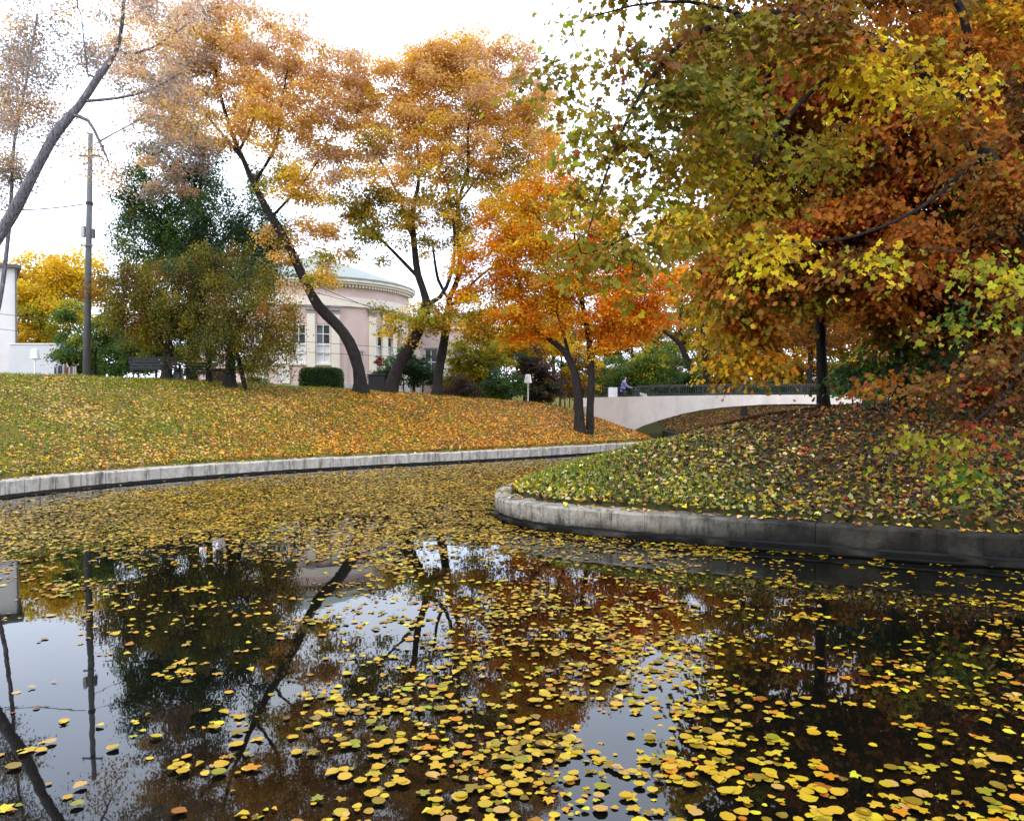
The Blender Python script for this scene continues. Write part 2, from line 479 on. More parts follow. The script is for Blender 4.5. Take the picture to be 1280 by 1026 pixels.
kerb('kerb', 'curved stained concrete kerb wrapping the point of the dark mound', RIGHT,
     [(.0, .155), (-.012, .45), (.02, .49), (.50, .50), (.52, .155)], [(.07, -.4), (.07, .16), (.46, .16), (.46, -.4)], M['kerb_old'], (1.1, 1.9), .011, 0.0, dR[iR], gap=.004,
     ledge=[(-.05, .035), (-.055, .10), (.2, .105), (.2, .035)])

# ------------------------------------------------------------------ footbridge
br = empty('footbridge', (0, 0, 0)); tag(br, 'low white arched concrete footbridge with black railing crossing the canal', 'bridge')
BY0, BY1 = 46.0, 50.0
def bx(px): return (px - 640) / F * BY0
def bz(py): return CAMZ - (py - HY) / F * BY0
half = [(735, 520), (750, 524), (768, 533), (786, 541), (795, 536.5), (804, 532), (825, 525), (851, 517.5), (879, 512), (907, 508.6), (952, 505.6), (1000, 504.8)]
bot = [(bx(a), bz(b)) for a, b in half]
cx = bx(1000)
bot = bot + [(2 * cx - x, z) for x, z in reversed(bot[:-1])]
def topz(x): return bz(497) + .17 * (1 - ((x - cx) / (cx - bot[0][0])) ** 2)
def strip(mb, y0, y1, zt=None):
    nb = len(bot); vs, fs = [], []
    for x, z in bot:
        t = topz(x) if zt is None else topz(x) + zt
        vs += [(x, y0, z), (x, y0, t), (x, y1, t), (x, y1, z)]
    for i in range(nb - 1):
        a, c = i * 4, (i + 1) * 4
        fs += [(a, c, c + 1, a + 1), (a + 1, c + 1, c + 2, a + 2), (a + 2, c + 2, c + 3, a + 3), (a + 3, c + 3, c, a)]
    fs += [(0, 1, 2, 3), tuple((nb - 1) * 4 + k for k in (3, 2, 1, 0))]
    mb.add(vs, fs)
mb = MB(); strip(mb, BY0, BY0 + .3); mb.build('parapet', M['bridge'], br)
mb = MB(); strip(mb, BY1 - .3, BY1); mb.build('parapet', M['bridge'], br)
mb = MB(); strip(mb, BY0 + .3, BY1 - .3, -.5); mb.build('deck', M['bridge'], br)
for yy, x0, x1 in ((BY0 + .15, bx(797), bx(1210)), (BY1 - .15, bx(742), bx(1260))):
    rl = MB(); k = 40
    pts = [(x0 + (x1 - x0) * i / k, yy, topz(x0 + (x1 - x0) * i / k) + .60) for i in range(k + 1)]
    rl.tube(pts, .032, 5)
    rail = rl.build('handrail', M['iron'], br)
    lo = MB(); lo.tube([(p[0], p[1], p[2] - .5) for p in pts], .016, 4); lo.build('lower_rail', M['iron'], br)
    bal = MB(); x = x0
    while x < x1:
        bal.box(x - .009, x + .009, yy - .009, yy + .009, topz(x) + .1, topz(x) + .58); x += .14
    o = bal.build('baluster', M['iron'], br); o['kind'] = 'stuff'
    x = x0
    while x < x1 + .01:
        MB().box(x - .035, x + .035, yy - .035, yy + .035, topz(x), topz(x) + .64).build('post', M['iron'], br); x += 1.9

# ------------------------------------------------------------------ rotunda and its long wing
RC, RR, RB, RE = (-16.2, 66.0), 7.6, 2.6, 11.6
rot = empty('rotunda_building', (RC[0], RC[1], RB))
tag(rot, 'pale pink round hall with cream pilasters and green roof behind the trees', 'building')
def cyl(mb, a0, a1, z0, z1, r0, r1, nsub=8):
    vs, fs = [], []
    for i in range(nsub + 1):
        a = math.radians(a0 + (a1 - a0) * i / nsub)
        for r, z in ((r1, z0), (r1, z1), (r0, z1), (r0, z0)):
            vs.append((r * math.sin(a), -r * math.cos(a), z - RB))
    for i in range(nsub):
        for j in range(4):
            fs.append((i * 4 + j, (i + 1) * 4 + j, (i + 1) * 4 + (j + 1) % 4, i * 4 + (j + 1) % 4))
    fs += [(0, 1, 2, 3), tuple(nsub * 4 + k for k in (3, 2, 1, 0))]
    mb.add(vs, fs); return mb
wins = [-34, -21.5, -8.5, 4.7, 18, 51.5, 60.5, 70]
ww = 3.9
edges = sorted(wins)
mb = MB(); a = -100
for w in edges:                                          # wall with real openings: piers between, lintel and sill walls above and below
    cyl(mb, a, w - ww, 3.9, 10.3, RR - .35, RR, max(2, int((w - ww - a) / 5)))
    cyl(mb, w - ww, w + ww, 8.3, 10.3, RR - .35, RR, 2); cyl(mb, w - ww, w + ww, 3.9, 5.35, RR - .35, RR, 2); a = w + ww
cyl(mb, a, 100, 3.9, 10.3, RR - .35, RR, 8)
mb.build('wall', M['pink'], rot)
cyl(MB(), -100, 100, RB - .3, 3.9, RR - .3, RR + .12, 40).build('plinth', M['plinth'], rot)
cyl(MB(), -100, 100, 9.62, 10.3, RR + .003, RR + .16, 40).build('architrave', M['cream'], rot)
cyl(MB(), -100, 100, 10.3, 11.05, RR - .3, RR + .04, 40).build('frieze', M['pink'], rot)
cor = cyl(MB(), -100, 100, 11.25, 11.42, RR - .3, RR + .42, 40)
cyl(cor, -100, 100, 11.42, RE, RR - .3, RR + .55, 40); cor.build('cornice', M['cream'], rot)
den = MB()
for k in range(-90, 91, 2): cyl(den, k - .55, k + .55, 11.05, 11.25, RR + .041, RR + .3, 1)
o = den.build('dentil', M['cream'], rot); o['kind'] = 'stuff'
for pa in (-41, -28, -15, -2, 11.4, 24.5, 47, 56, 65, 75):
    pw = 2.1
    p = cyl(MB(), pa - pw, pa + pw, 3.9, 9.0, RR + .003, RR + .2, 2).build('pilaster', M['cream'], rot)
    cp = cyl(MB(), pa - pw * 1.05, pa + pw * 1.05, 9.0, 9.25, RR + .003, RR + .22, 2)
    cyl(cp, pa - pw * 1.25, pa + pw * 1.25, 9.25, 9.5, RR + .003, RR + .29, 2); cyl(cp, pa - pw * 1.5, pa + pw * 1.5, 9.5, 9.615, RR + .003, RR + .34, 2)
    cp.build('capital', M['grey_cap'], p)
for w in wins:
    f = MB(); t = .45
    cyl(f, w - ww, w - ww + t, 5.35, 8.3, RR - .22, RR - .06, 1); cyl(f, w + ww - t, w + ww, 5.35, 8.3, RR - .22, RR - .06, 1)
    for z0, z1 in ((5.35, 5.5), (6.72, 6.84), (7.5, 7.56), (6.08, 6.13), (8.16, 8.3)): cyl(f, w - ww + t, w + ww - t, z0, z1, RR - .22, RR - .065, 2)
    cyl(f, w - .22, w + .22, 5.5, 8.16, RR - .21, RR - .075, 1)
    wo_ = f.build('window', M['white_frame'], rot)
    cyl(MB(), w - ww + .1, w + ww - .1, 6.78, 8.25, RR - .19, RR - .16, 2).build('pane', M['glass'], wo_)
    cyl(MB(), w - ww + .1, w + ww - .1, 5.4, 6.78, RR - .19, RR - .16, 2).build('pane', M['blind'], wo_)
    cyl(MB(), w - ww - .6, w + ww + .6, 5.23, 5.345, RR + .003, RR + .14, 2).build('sill', M['cream'], wo_)
dr_ = cyl(MB(), 31.5, 31.9, 3.9, 6.3, RR + .003, RR + .07, 1); cyl(dr_, 40.6, 41, 3.9, 6.3, RR + .003, RR + .07, 1); cyl(dr_, 31.3, 41.2, 6.3, 6.48, RR + .003, RR + .12, 3)
dr_.build('door_surround', M['plinth'], rot)
roof = MB(); roof.lathe([(RR + .6, 0), (RR + .6, .12), (RR * .55, 1.6), (.25, 2.95), (.05, 3.0)], 40, (0, 0, RE + .003 - RB))
roof.build('roof', M['copper'], rot)

wing = empty('building_wing', (-15.3, 75, 2.5))
tag(wing, 'long pale pink wing stretching behind the round hall, mostly hidden by trees', 'building')
WX0, WX1 = -13.5, 12.4
mb = MB(); wz = [-11.9, -9.3, -6.7, -4.1, 5.4, 8.0, 10.6]; a = WX0
for w in wz:
    mb.box(a, w - .6, -3, 4, 0, 6.6); mb.box(w - .6, w + .6, -3, 4, 0, 2.2); mb.box(w - .6, w + .6, -3, 4, 4.9, 6.6); mb.box(w - .6, w + .6, -2.4, 4, 2.2, 4.9); a = w + .6
mb.box(a, WX1, -3, 4, 0, 6.6); mb.build('wall', M['pink'], wing)
MB().box(WX0 - .3, WX1 + .3, -3.35, 4.3, 6.6, 6.95).build('cornice', M['cream'], wing)
r_ = MB(); r_.add([(WX0 - .3, -3.4, 6.953), (WX1 + .3, -3.4, 6.953), (WX1 + .3, 4.4, 6.953), (WX0 - .3, 4.4, 6.953), (WX0 + 2, .5, 8.1), (WX1 - 2, .5, 8.1)],
                 [(0, 1, 5, 4), (1, 2, 5), (2, 3, 4, 5), (3, 0, 4), (3, 2, 1, 0)]); r_.build('roof', M['copper'], wing)
for w in wz:
    f = MB().box(w - .6, w - .5, -2.7, -2.55, 2.2, 4.9).box(w + .5, w + .6, -2.7, -2.55, 2.2, 4.9).box(w - .5, w + .5, -2.7, -2.55, 2.2, 2.32).box(w - .5, w + .5, -2.7, -2.55, 4.78, 4.9).box(w - .5, w + .5, -2.7, -2.55, 3.6, 3.7).box(w - .04, w + .04, -2.695, -2.555, 2.32, 4.78)
    f = f.build('window', M['white_frame'], wing)
    MB().box(w - .52, w + .52, -2.62, -2.6, 2.25, 4.85).build('pane', M['glass'], f)
    MB().box(w - .75, w + .75, -3.1, -2.85, 2.08, 2.19).build('sill', M['cream'], f)
for x in (-13.2, -10.6, -8.0, -5.4, -2.8, 4.1, 6.7, 9.3, 12.0): MB().box(x - .3, x + .3, -3.15, -3.003, 0, 6.59).build('pilaster', M['cream'], wing)

# white house edge and garden wall at the far left
wh = empty('white_house', ((22 - 640) / F * 50, 50, 2.6), math.radians(34)); tag(wh, 'plain white rendered house with brown eaves at the left edge', 'house')
hx = 0
MB().box(-8, hx, 0, 6, -.3, 8.25).build('wall', M['white_wall'], wh)
MB().box(-8.2, hx + .25, -.3, 6.2, 8.25, 8.45).build('eave', M['eave'], wh)
r_ = MB(); r_.add([(-8.2, -.3, 8.453), (hx + .25, -.3, 8.453), (hx + .25, 6.2, 8.453), (-8.2, 6.2, 8.453), (-6, 3, 9.0), (hx - 3, 3, 9.0)], [(0, 1, 5, 4), (1, 2, 5), (2, 3, 4, 5), (3, 0, 4), (3, 2, 1, 0)])
r_.build('roof', M['eave'], wh)
MB().tube([(hx - .06, -.06, 0), (hx - .06, -.06, 8.2)], .05, 6).build('drainpipe', M['pole'], wh)
gw = empty('garden_wall', (-29.2, 49.3, 2.6)); tag(gw, 'low pale grey wall running from the white house towards the green bushes', 'wall')
MB().box(-1.6, 2.6, -.15, .15, -.3, 3.45).build('wall', M['grey_wall'], gw)
MB().box(-1.65, 2.65, -.2, .2, 3.453, 3.53).build('coping', M['white_wall'], gw)

def fence(px0, px1, Y):
    base = on_land((px0 + px1) / 2, Y, 0)
    f = empty('board_fence', tuple(base)); tag(f, 'short fence of dark purple, red brown and grey boards left of the pole', 'fence')
    mats = ['purple_board', 'grey_board', 'purple_board', 'purple_board', 'grey_board', 'red_board', 'red_board', 'grey_board', 'red_board', 'grey_board', 'grey_board']
    wtot = (px1 - px0) / F * Y; w = wtot / len(mats)
    for i, k in enumerate(mats):
        x = -wtot / 2 + i * w; h = random.uniform(.75, .95)
        MB().box(x + .01, x + w - .01, -.015, .015, -.1, h).build('board', M[k], f)
    MB().box(-wtot / 2, wtot / 2, .018, .06, .5, .58).build('rail', M['grey_board'], f)
fence(68, 96, 41)

# ------------------------------------------------------------------ utility pole and cables
pY = 36.0
pb = on_land(108, pY, .1); ptop = P(115, 168, pY)
pole = empty('utility_pole', tuple(pb)); tag(pole, 'tall weathered grey utility pole standing on the bank crest beside the bushes', 'pole')
h = ptop[2] - pb[2]; lx = ptop[0] - pb[0]
MB().tube([(0, 0, -.3), (lx * .5, 0, h * .5), (lx, 0, h)], [.17, .135, .10], 10).build('pole', M['pole'], pole, smooth=True)
def at_h(py): z = P(0, py, pY)[2] - pb[2]; return (lx * z / h, z)
x, z = at_h(197); MB().box(x - .42, x + .5, -.16, -.09, z - .04, z + .04).build('crossarm', M['pole'], pole)
for dx in (-.38, .45): MB().lathe([(.03, 0), (.05, .05), (.03, .1), (.045, .15)], 8, (x + dx, -.125, z + .04)).build('insulator', M['lamp_white'], pole)
x, z = at_h(290); MB().box(x - .32, x - .17, -.1, .1, z - .25, z + .25).build('junction_box', M['grey_wall'], pole, bevel=.02)
MB().box(x + .14, x + .26, -.08, .08, z - .3, z + .12).build('junction_box', M['pole'], pole, bevel=.02)
x, z = at_h(308); MB().box(x - .26, x + .3, -.18, -.12, z - .03, z + .03).build('bracket', M['pole'], pole)
x, z = at_h(255); MB().lathe([(.155, -.06), (.155, .06)], 12, (x, 0, z)).build('clamp', M['iron'], pole)
def cable(label, a, c, sag, r=.016):
    a, c = np.array(a), np.array(c); pts = []
    for i in range(25):
        t = i / 24; p = a + (c - a) * t; p[2] -= sag * 4 * t * (1 - t); pts.append(tuple(p))
    o = MB().tube(pts, r, 4).build('utility_cable', M['iron'], None); tag(o, label, 'cable', 'cables strung from the utility pole')
cable('black cable from the pole clamp out past the left frame edge', P(106, 256, pY), P(-120, 250, 33), .35, .024)
cable('thin cable from the pole to the trees on its right, sloping downward', P(111, 256, pY), P(330, 300, 40), .3)
cable('lower thin cable running right from the pole behind the green tree', P(110, 273, pY), P(640, 410, 58), .9, .014)
cable('cable crossing in front of the pink frieze of the round hall', P(385, 352, 50), P(560, 410, 56), .35, .02)
cable('upper of two faint cables crossing the round hall windows', P(-80, 384, 44), P(620, 442, 52), .25, .013)
cable('lower of two faint cables crossing the round hall windows', P(-80, 404, 44), P(620, 450, 52), .3, .013)

# ------------------------------------------------------------------ white shade lamps
def lamp(px, py_top, Y, label, first=None):
    top = P(px, py_top, Y); g = gz(top[0], Y); h = top[2] - g
    L = empty('path_lamp', (top[0], Y, g)); tag(L, label, 'lamp', 'white path lamps')
    MB().lathe([(.035, 0), (.03, h - .5)], 10).build('post', M['lamp_white'], L)
    MB().lathe([(.09, 0), (.09, .05)], 12).build('base', M['lamp_white'], L)
    MB().lathe([(.05, h - .53), (.225, h - .49), (.16, h - .02), (.10, h)], 18).build('shade', M['lamp_white'], L, smooth=False)
lamp(44, 436, 40, 'white lampshade light standing before the low pale grey wall')
lamp(352, 464, 43, 'white lampshade light left of the clipped hedge below the hall')
lamp(660, 468, 46.5, 'white lampshade light on a thin post before dark bushes')

# ------------------------------------------------------------------ benches, bins and small things on the crest
def bench(px, Y, rz, label, L):
    g = on_land(px, Y, 0)
    B = empty('park_bench', tuple(g), rz); tag(B, label, 'bench', 'dark park benches')
    for i, zz in enumerate((.52, .66, .80, .93)):
        mt = Matrix.Translation((0, -.26 - i * .025, zz)) @ Matrix.Rotation(math.radians(12), 4, 'X')
        MB().obox(mt, L, .03, .11).build('back_slat', M['bench'], B)
    for i in range(5): MB().box(-L / 2, L / 2, -.2 + i * .1, -.11 + i * .1, .42, .455).build('seat_slat', M['bench'], B)
    for s in (-1, 1):
        x = s * (L / 2 - .12)
        f = MB().box(x - .03, x + .03, .2, .26, -.1, .64).tube([(x, -.2, -.1), (x, -.18, .4), (x, -.36, 1.0)], .035, 6)
        f.box(x - .032, x + .032, -.26, .28, .36, .415); f.build('leg_frame', M['iron'], B)
        MB().box(x - .04, x + .04, -.25, .3, .643, .68).build('armrest', M['bench'], B)
bench(196, 36.2, math.radians(-6), 'dark slatted park bench seen from behind between bushes and trunk', 2.25)
bench(247, 38.5, math.radians(12), 'low dark bench partly hidden between the small tree trunks', 1.1)
g = on_land(223, 36.6, 0); s_ = empty('stone_block', tuple(g)); tag(s_, 'grey tapering stone block standing right of the dark trunk', 'stone block')
mb = MB(); mb.add([(-.28, -.2, -.1), (.3, -.2, -.1), (.3, .2, -.1), (-.28, .2, -.1), (-.16, -.1, .56), (.02, -.1, .62), (.02, .1, .62), (-.16, .1, .55)], [(0, 1, 5, 4), (1, 2, 6, 5), (2, 3, 7, 6), (3, 0, 4, 7), (4, 5, 6, 7), (3, 2, 1, 0)])
mb.build('block', M['grey_stone'], s_, bevel=.03)
def bin_(px, Y, w, h, mat, label, name):
    g = on_land(px, Y, 0); B = empty(name, tuple(g)); tag(B, label, 'bin')
    MB().box(-w / 2, w / 2, -.25, .25, .06, h - .08).build('body', mat, B, bevel=.03)
    MB().box(-w / 2 - .03, w / 2 + .03, -.28, .28, h - .077, h).build('lid', mat, B, bevel=.02)
    for sx in (-1, 1): MB().box(sx * w * .4 - .03, sx * w * .4 + .03, -.2, .2, -.1, .057).build('foot', M['iron'], B)
bin_(273, 40, .95, .85, M['maroon'], 'maroon box bin tucked between the small tree trunks', 'storage_box')
bin_(471, 43.5, .85, 1.05, M['black_box'], 'black litter bin between the leaning trunk and the red flowers', 'litter_bin')
g = on_land(480, 42.6, 0)
tag(MB().tube([(-.25 + g[0], g[1], g[2] - .1), (.2 + g[0], g[1], g[2] + .75)], .03, 6).build('wooden_stake', M['grey_board'], None), 'pale leaning stake beside the thick maple trunk', 'stake')
wb = empty('white_planter', (P(766, 497, 48.6)[0], 48.6, topz(bx(766)) - .5)); tag(wb, 'white slatted box on the bridge deck left of the person', 'planter')
for i in range(4): MB().box(-.25 + i * .128, -.14 + i * .128, -.2, -.17, .05, 1.1).build('slat', M['lamp_white'], wb)
MB().box(-.26, .26, -.168, .22, .04, 1.08).build('box', M['white_wall'], wb)

# ------------------------------------------------------------------ person with a pram on the bridge
def skin_mesh(name, verts, edges, radii, mat, parent, sub=1, root=0):
    me = bpy.data.meshes.new(name); me.from_pydata(verts, edges, [])
    o = bpy.data.objects.new(name, me); col.objects.link(o)
    md = o.modifiers.new('skin', 'SKIN')
    for i, r in enumerate(radii): me.skin_vertices[0].data[i].radius = (r, r) if not isinstance(r, tuple) else r
    me.skin_vertices[0].data[root].use_root = True
    o.modifiers.new('sub', 'SUBSURF').levels = sub; o.modifiers['sub'].render_levels = sub
    dg = bpy.context.evaluated_depsgraph_get()
    m2 = bpy.data.meshes.new_from_object(o.evaluated_get(dg)); m2.name = name
    bpy.data.objects.remove(o)
    m2.polygons.foreach_set('use_smooth', [True] * len(m2.polygons))
    return link(name, m2, parent, mat)
M['skin'] = plain('skin', (.50, .31, .23), .55, .05)
M['jacket'] = plain('violet blue jacket', (.17, .16, .42), .75, .12, 12)
M['jacket_pale'] = plain('pale grey skirt of jacket', (.35, .36, .45), .8, .1)
M['trousers'] = plain('dark trousers', (.02, .02, .03), .8)
M['hair'] = plain('black hair', (.012, .011, .016), .5, .3, 30)
M['blanket'] = plain('cream blanket', (.6, .56, .5), .9, .1, 8)
M['pram'] = plain('dark pram fabric', (.03, .03, .032), .8)
pp = P(779, 497, 48.2)
person = empty('person', (pp[0], 48.2, topz(pp[0]) - .5)); tag(person, 'person in violet blue jacket and dark trousers pushing a dark pram on the bridge', 'person')
V_ = [(0, 0, .95), (0, 0, 1.12), (.02, 0, 1.3), (.05, 0, 1.43), (.09, 0, 1.53), (.12, 0, 1.62), (.13, 0, 1.70),
      (.05, -.17, 1.40), (.16, -.2, 1.18), (.40, -.15, 1.06), (.47, -.14, 1.05), (.05, .17, 1.40), (.16, .2, 1.18), (.40, .15, 1.06), (.47, .14, 1.05),
      (0, -.09, .88), (.14, -.1, .5), (.10, -.1, .09), (.22, -.1, .04), (0, .09, .88), (-.05, .1, .5), (-.24, .1, .14), (-.14, .1, .05)]
E_ = [(0, 1), (1, 2), (2, 3), (3, 4), (4, 5), (5, 6), (3, 7), (7, 8), (8, 9), (9, 10), (3, 11), (11, 12), (12, 13), (13, 14), (0, 15), (15, 16), (16, 17), (17, 18), (0, 19), (19, 20), (20, 21), (21, 22)]
R_ = [.13, .12, .13, .09, .05, .088, .07, .055, .045, .032, .034, .055, .045, .032, .034, .08, .055, .04, .035, .08, .055, .04, .035]
for s, b_ in ((-1, 10), (1, 14)):                           # four fingers closed round the handle and a thumb
    bp = V_[b_]
    for k in range(4):
        V_ += [(bp[0] + .05, bp[1] + (k - 1.5) * .02, bp[2] + .005), (bp[0] + .075, bp[1] + (k - 1.5) * .021, bp[2] - .03)]
        E_ += [(b_, len(V_) - 2), (len(V_) - 2, len(V_) - 1)]; R_ += [.009, .008]
    V_ += [(bp[0] + .03, bp[1] - s * .04, bp[2] - .02)]; E_ += [(b_, len(V_) - 1)]; R_ += [.009]
skin_mesh('body', V_, E_, R_, M['skin'], person)
skin_mesh('jacket', [V_[0], V_[1], V_[2], (.045, 0, 1.40), V_[7], V_[8], (.38, -.152, 1.067), V_[11], V_[12], (.38, .152, 1.067), (-.02, 0, .8)],
          [(0, 1), (1, 2), (2, 3), (3, 4), (4, 5), (5, 6), (3, 7), (7, 8), (8, 9), (0, 10)], [.155, .145, .155, .115, .078, .068, .052, .078, .068, .052, .165], M['jacket'], person)
skin_mesh('trousers', [(0, 0, .92), V_[15], V_[16], (.10, -.1, .12), V_[19], V_[20], (-.235, .1, .16)], [(0, 1), (1, 2), (2, 3), (0, 4), (4, 5), (5, 6)], [.135, .1, .075, .06, .1, .075, .06], M['trousers'], person)
skin_mesh('hair', [(.10, 0, 1.72), (.06, 0, 1.66), (.045, 0, 1.57), (.03, 0, 1.47)], [(0, 1), (1, 2), (2, 3)], [.095, .1, .08, .05], M['hair'], person)
for k, v in ((0, (.14, -.1, .03)), (1, (-.2, .1, .05))):
    MB().box(v[0] - .1, v[0] + .15, v[1] - .05, v[1] + .05, 0.0, .10).build('shoe', M['hair'], person, bevel=.03)
face = MB().lathe([(.012, 0), (.014, .02), (.004, .035)], 6, (.215, 0, 1.615)); face.build('nose', M['skin'], person)
for s in (-1, 1): MB().lathe([(.008, 0), (.011, .01), (.004, .018)], 6, (.2, s * .032, 1.645)).build('eye', M['hair'], person)
pram = empty('pram', (pp[0] + .95, 48.2, topz(pp[0]) - .5)); tag(pram, 'dark pram with folded hood and cream blanket in front of the walking person', 'pram')
MB().tube([(-.45, -.2, 1.03), (-.12, -.2, .62), (.1, -.2, .3)], .014, 5).tube([(-.45, .2, 1.03), (-.12, .2, .62), (.1, .2, .3)], .014, 5).tube([(-.45, -.2, 1.03), (-.45, .2, 1.03)], .018, 6).build('handle', M['iron'], pram)
mb = MB(); mb.add([(-.3, -.2, .5), (.3, -.2, .42), (.3, .2, .42), (-.3, .2, .5), (-.36, -.22, .78), (.42, -.22, .66), (.42, .22, .66), (-.36, .22, .78)], [(3, 2, 1, 0), (0, 1, 5, 4), (1, 2, 6, 5), (2, 3, 7, 6), (3, 0, 4, 7), (4, 5, 6, 7)]); mb.build('carrycot', M['pram'], pram, bevel=.03)
mb = MB(); n_ = 8; vs = []; 
for i in range(n_ + 1):
    a = math.radians(-5 + 105 * i / n_)
    vs += [(-.1 - .36 * math.cos(a) * .7 + .1, -.22, .76 + .36 * math.sin(a)), (-.1 - .36 * math.cos(a) * .7 + .1, .22, .76 + .36 * math.sin(a))]
vs += [(-.02, -.22, .74), (-.02, .22, .74)]
fs = [(2 * i, 2 * i + 2, 2 * i + 3, 2 * i + 1) for i in range(n_)] + [(2 * i, 2 * n_ + 2, 2 * i + 2) for i in range(n_)] + [(2 * i + 1, 2 * i + 3, 2 * n_ + 3) for i in range(n_)]
mb.add(vs, fs); mb.build('hood', M['pram'], pram)
mb = MB(); mb.add([(.02, -.23, .75), (.43, -.23, .68), (.43, .23, .68), (.02, .23, .75), (.5, -.22, .42), (.5, .22, .42), (.02, -.235, .6), (.45, -.24, .5)], [(0, 1, 2, 3), (1, 4, 5, 2), (0, 6, 7, 1)]); mb.build('blanket', M['blanket'], pram)
for sx, r in ((-.28, .17), (.34, .14)):
    for sy in (-.24, .24):
        w = MB(); w.tube([(sx + (r - .02) * math.cos(k * math.pi / 10), sy, r + (r - .02) * math.sin(k * math.pi / 10)) for k in range(21)], .02, 6)
        w = w.build('wheel', M['iron'], pram)
        sp = MB()
        for k in range(5): sp.tube([(sx, sy, r), (sx + (r - .03) * math.cos(k * 1.256), sy, r + (r - .03) * math.sin(k * 1.256))], .006, 4)
        sp.build('spokes', M['grey_wall'], w)
MB().tube([(-.28, -.2, .17), (.2, -.2, .45)], .012, 5).tube([(.34, -.2, .14), (-.15, -.2, .5)], .012, 5).tube([(-.28, .2, .17), (.2, .2, .45)], .012, 5).tube([(.34, .2, .14), (-.15, .2, .5)], .012, 5).build('chassis', M['iron'], pram)

# ------------------------------------------------------------------ leaves
def lobed(kind):
    if kind == 'kite':
        v = [(0, 0, 0), (.42, .45, .10), (0, 1, -.08), (-.42, .45, .10)]; f = [(0, 1, 2), (0, 2, 3)]
    elif kind == 'lobe':
        v = [(0, .45, -.03), (0, .02, .04), (.5, .2, .08), (.26, .46, .03), (.5, .8, -.04), (0, 1.1, -.14), (-.5, .8, .03), (-.26, .46, .06), (-.5, .2, .05)]; f = [(0, 1 + k, 1 + (k + 1) % 8) for k in range(8)]
    elif kind == 'oval':
        v = [(0, 0, 0), (.34, .22, .05), (.40, .55, .07), (0, 1, -.1), (-.40, .55, .07), (-.34, .22, .05)]; f = [(0, 1, 2), (0, 2, 3), (0, 3, 4), (0, 4, 5)]
    elif kind == 'curl':
        v = [(0, 0, .05), (.35, .35, .28), (.2, .85, .05), (-.25, .8, .2), (-.42, .3, .0), (0, .5, -.03)]; f = [(5, 0, 1), (5, 1, 2), (5, 2, 3), (5, 3, 4), (5, 4, 0)]
    elif kind == 'round':
        v = [(0, .5, -.03)] + [(.46 * math.sin(a) * (1 + .1 * math.cos(3 * a)), .5 + .5 * math.cos(a), .03 * math.cos(2 * a + 1)) for a in [k * math.pi / 4 + .2 for k in range(8)]]
        f = [(0, 1 + k, 1 + (k + 1) % 8) for k in range(8)]
    else:                                                # maple: five points with bays between
        ang = [180, 140, 108, 82, 57, 33, 0, -33, -57, -82, -108, -140]
        rad = [.10, .36, .46, .33, .52, .37, .60, .37, .52, .33, .46, .36]
        v = [(0, .4, 0)] + [(r * math.sin(math.radians(a)), .4 + r * math.cos(math.radians(a)), -.25 * r * r + .05 * math.sin(a)) for a, r in zip(ang, rad)]
        f = [(0, 1 + k, 1 + (k + 1) % 12) for k in range(12)]
    return np.array(v, float), np.array(f, int)

def norm(a): return a / np.maximum(np.linalg.norm(a, axis=-1, keepdims=True), 1e-9)

def scatter_leaves(name, pos, tipdir, nrm, size, tint, kind):
    """One mesh of many leaves: each lies at pos, points along tipdir and faces nrm."""
    tv, tf = lobed(kind)
    n_ = len(pos)
    y = norm(tipdir); x = norm(np.cross(y, nrm)); z = np.cross(x, y)
    R = np.stack([x, y, z], 1)                           # rows: local axes
    bend = 1 + .8 * rng.standard_normal((n_, 1, 1)) * np.array([0, 0, 1.0])
    L = (tv[None] * bend - np.array([0, .5, 0])) * size[:, None, None]
    V = np.einsum('nij,njk->nik', L, R) + pos[:, None]
    Fc = tf[None] + (np.arange(n_) * len(tv))[:, None, None]
    return tri_mesh(name, V.reshape(-1, 3), Fc.reshape(-1, 3), np.repeat(tint, len(tv), 0))

C = dict(orange=(.74, .29, .012), deep=(.76, .22, .008), gold=(.70, .44, .018), yellow=(.72, .52, .022), lemon=(.60, .45, .025), olive=(.25, .20, .016), tan=(.70, .43, .14), pink=(.70, .48, .33), mustard=(.33, .22, .012),
         grey=(.34, .285, .25), brown=(.24, .11, .022), red=(.30, .05, .014), rust=(.42, .14, .014), green=(.08, .15, .022), dark=(.036, .078, .028), blue=(.065, .115, .055), lime=(.34, .33, .02), moss=(.15, .145, .02),
         umber=(.11, .05, .016), plum=(.09, .05, .045), peach=(.84, .45, .09), amber=(.76, .48, .04), mud=(.055, .035, .018), straw=(.42, .35, .17))

def pick(names, n_):
    """n_ colours out of a weighted list written 'orange3 gold1'."""
    nm, w = [], []
    for q in names.split():
        k = q.rstrip('0123456789'); nm.append(C[k]); w.append(float(q[len(k):] or 1))
    w = np.array(w) / sum(w)
    return np.array(nm)[rng.choice(len(nm), n_, p=w)]

def jitter(cols, v=.18, h=.12):
    n_ = len(cols)
    c = cols * (1 + v * rng.standard_normal((n_, 1)))
    c = c * (1 + h * rng.standard_normal((n_, 3)) * np.array([.5, 1, .6]))
    return np.clip(c, .004, .85)

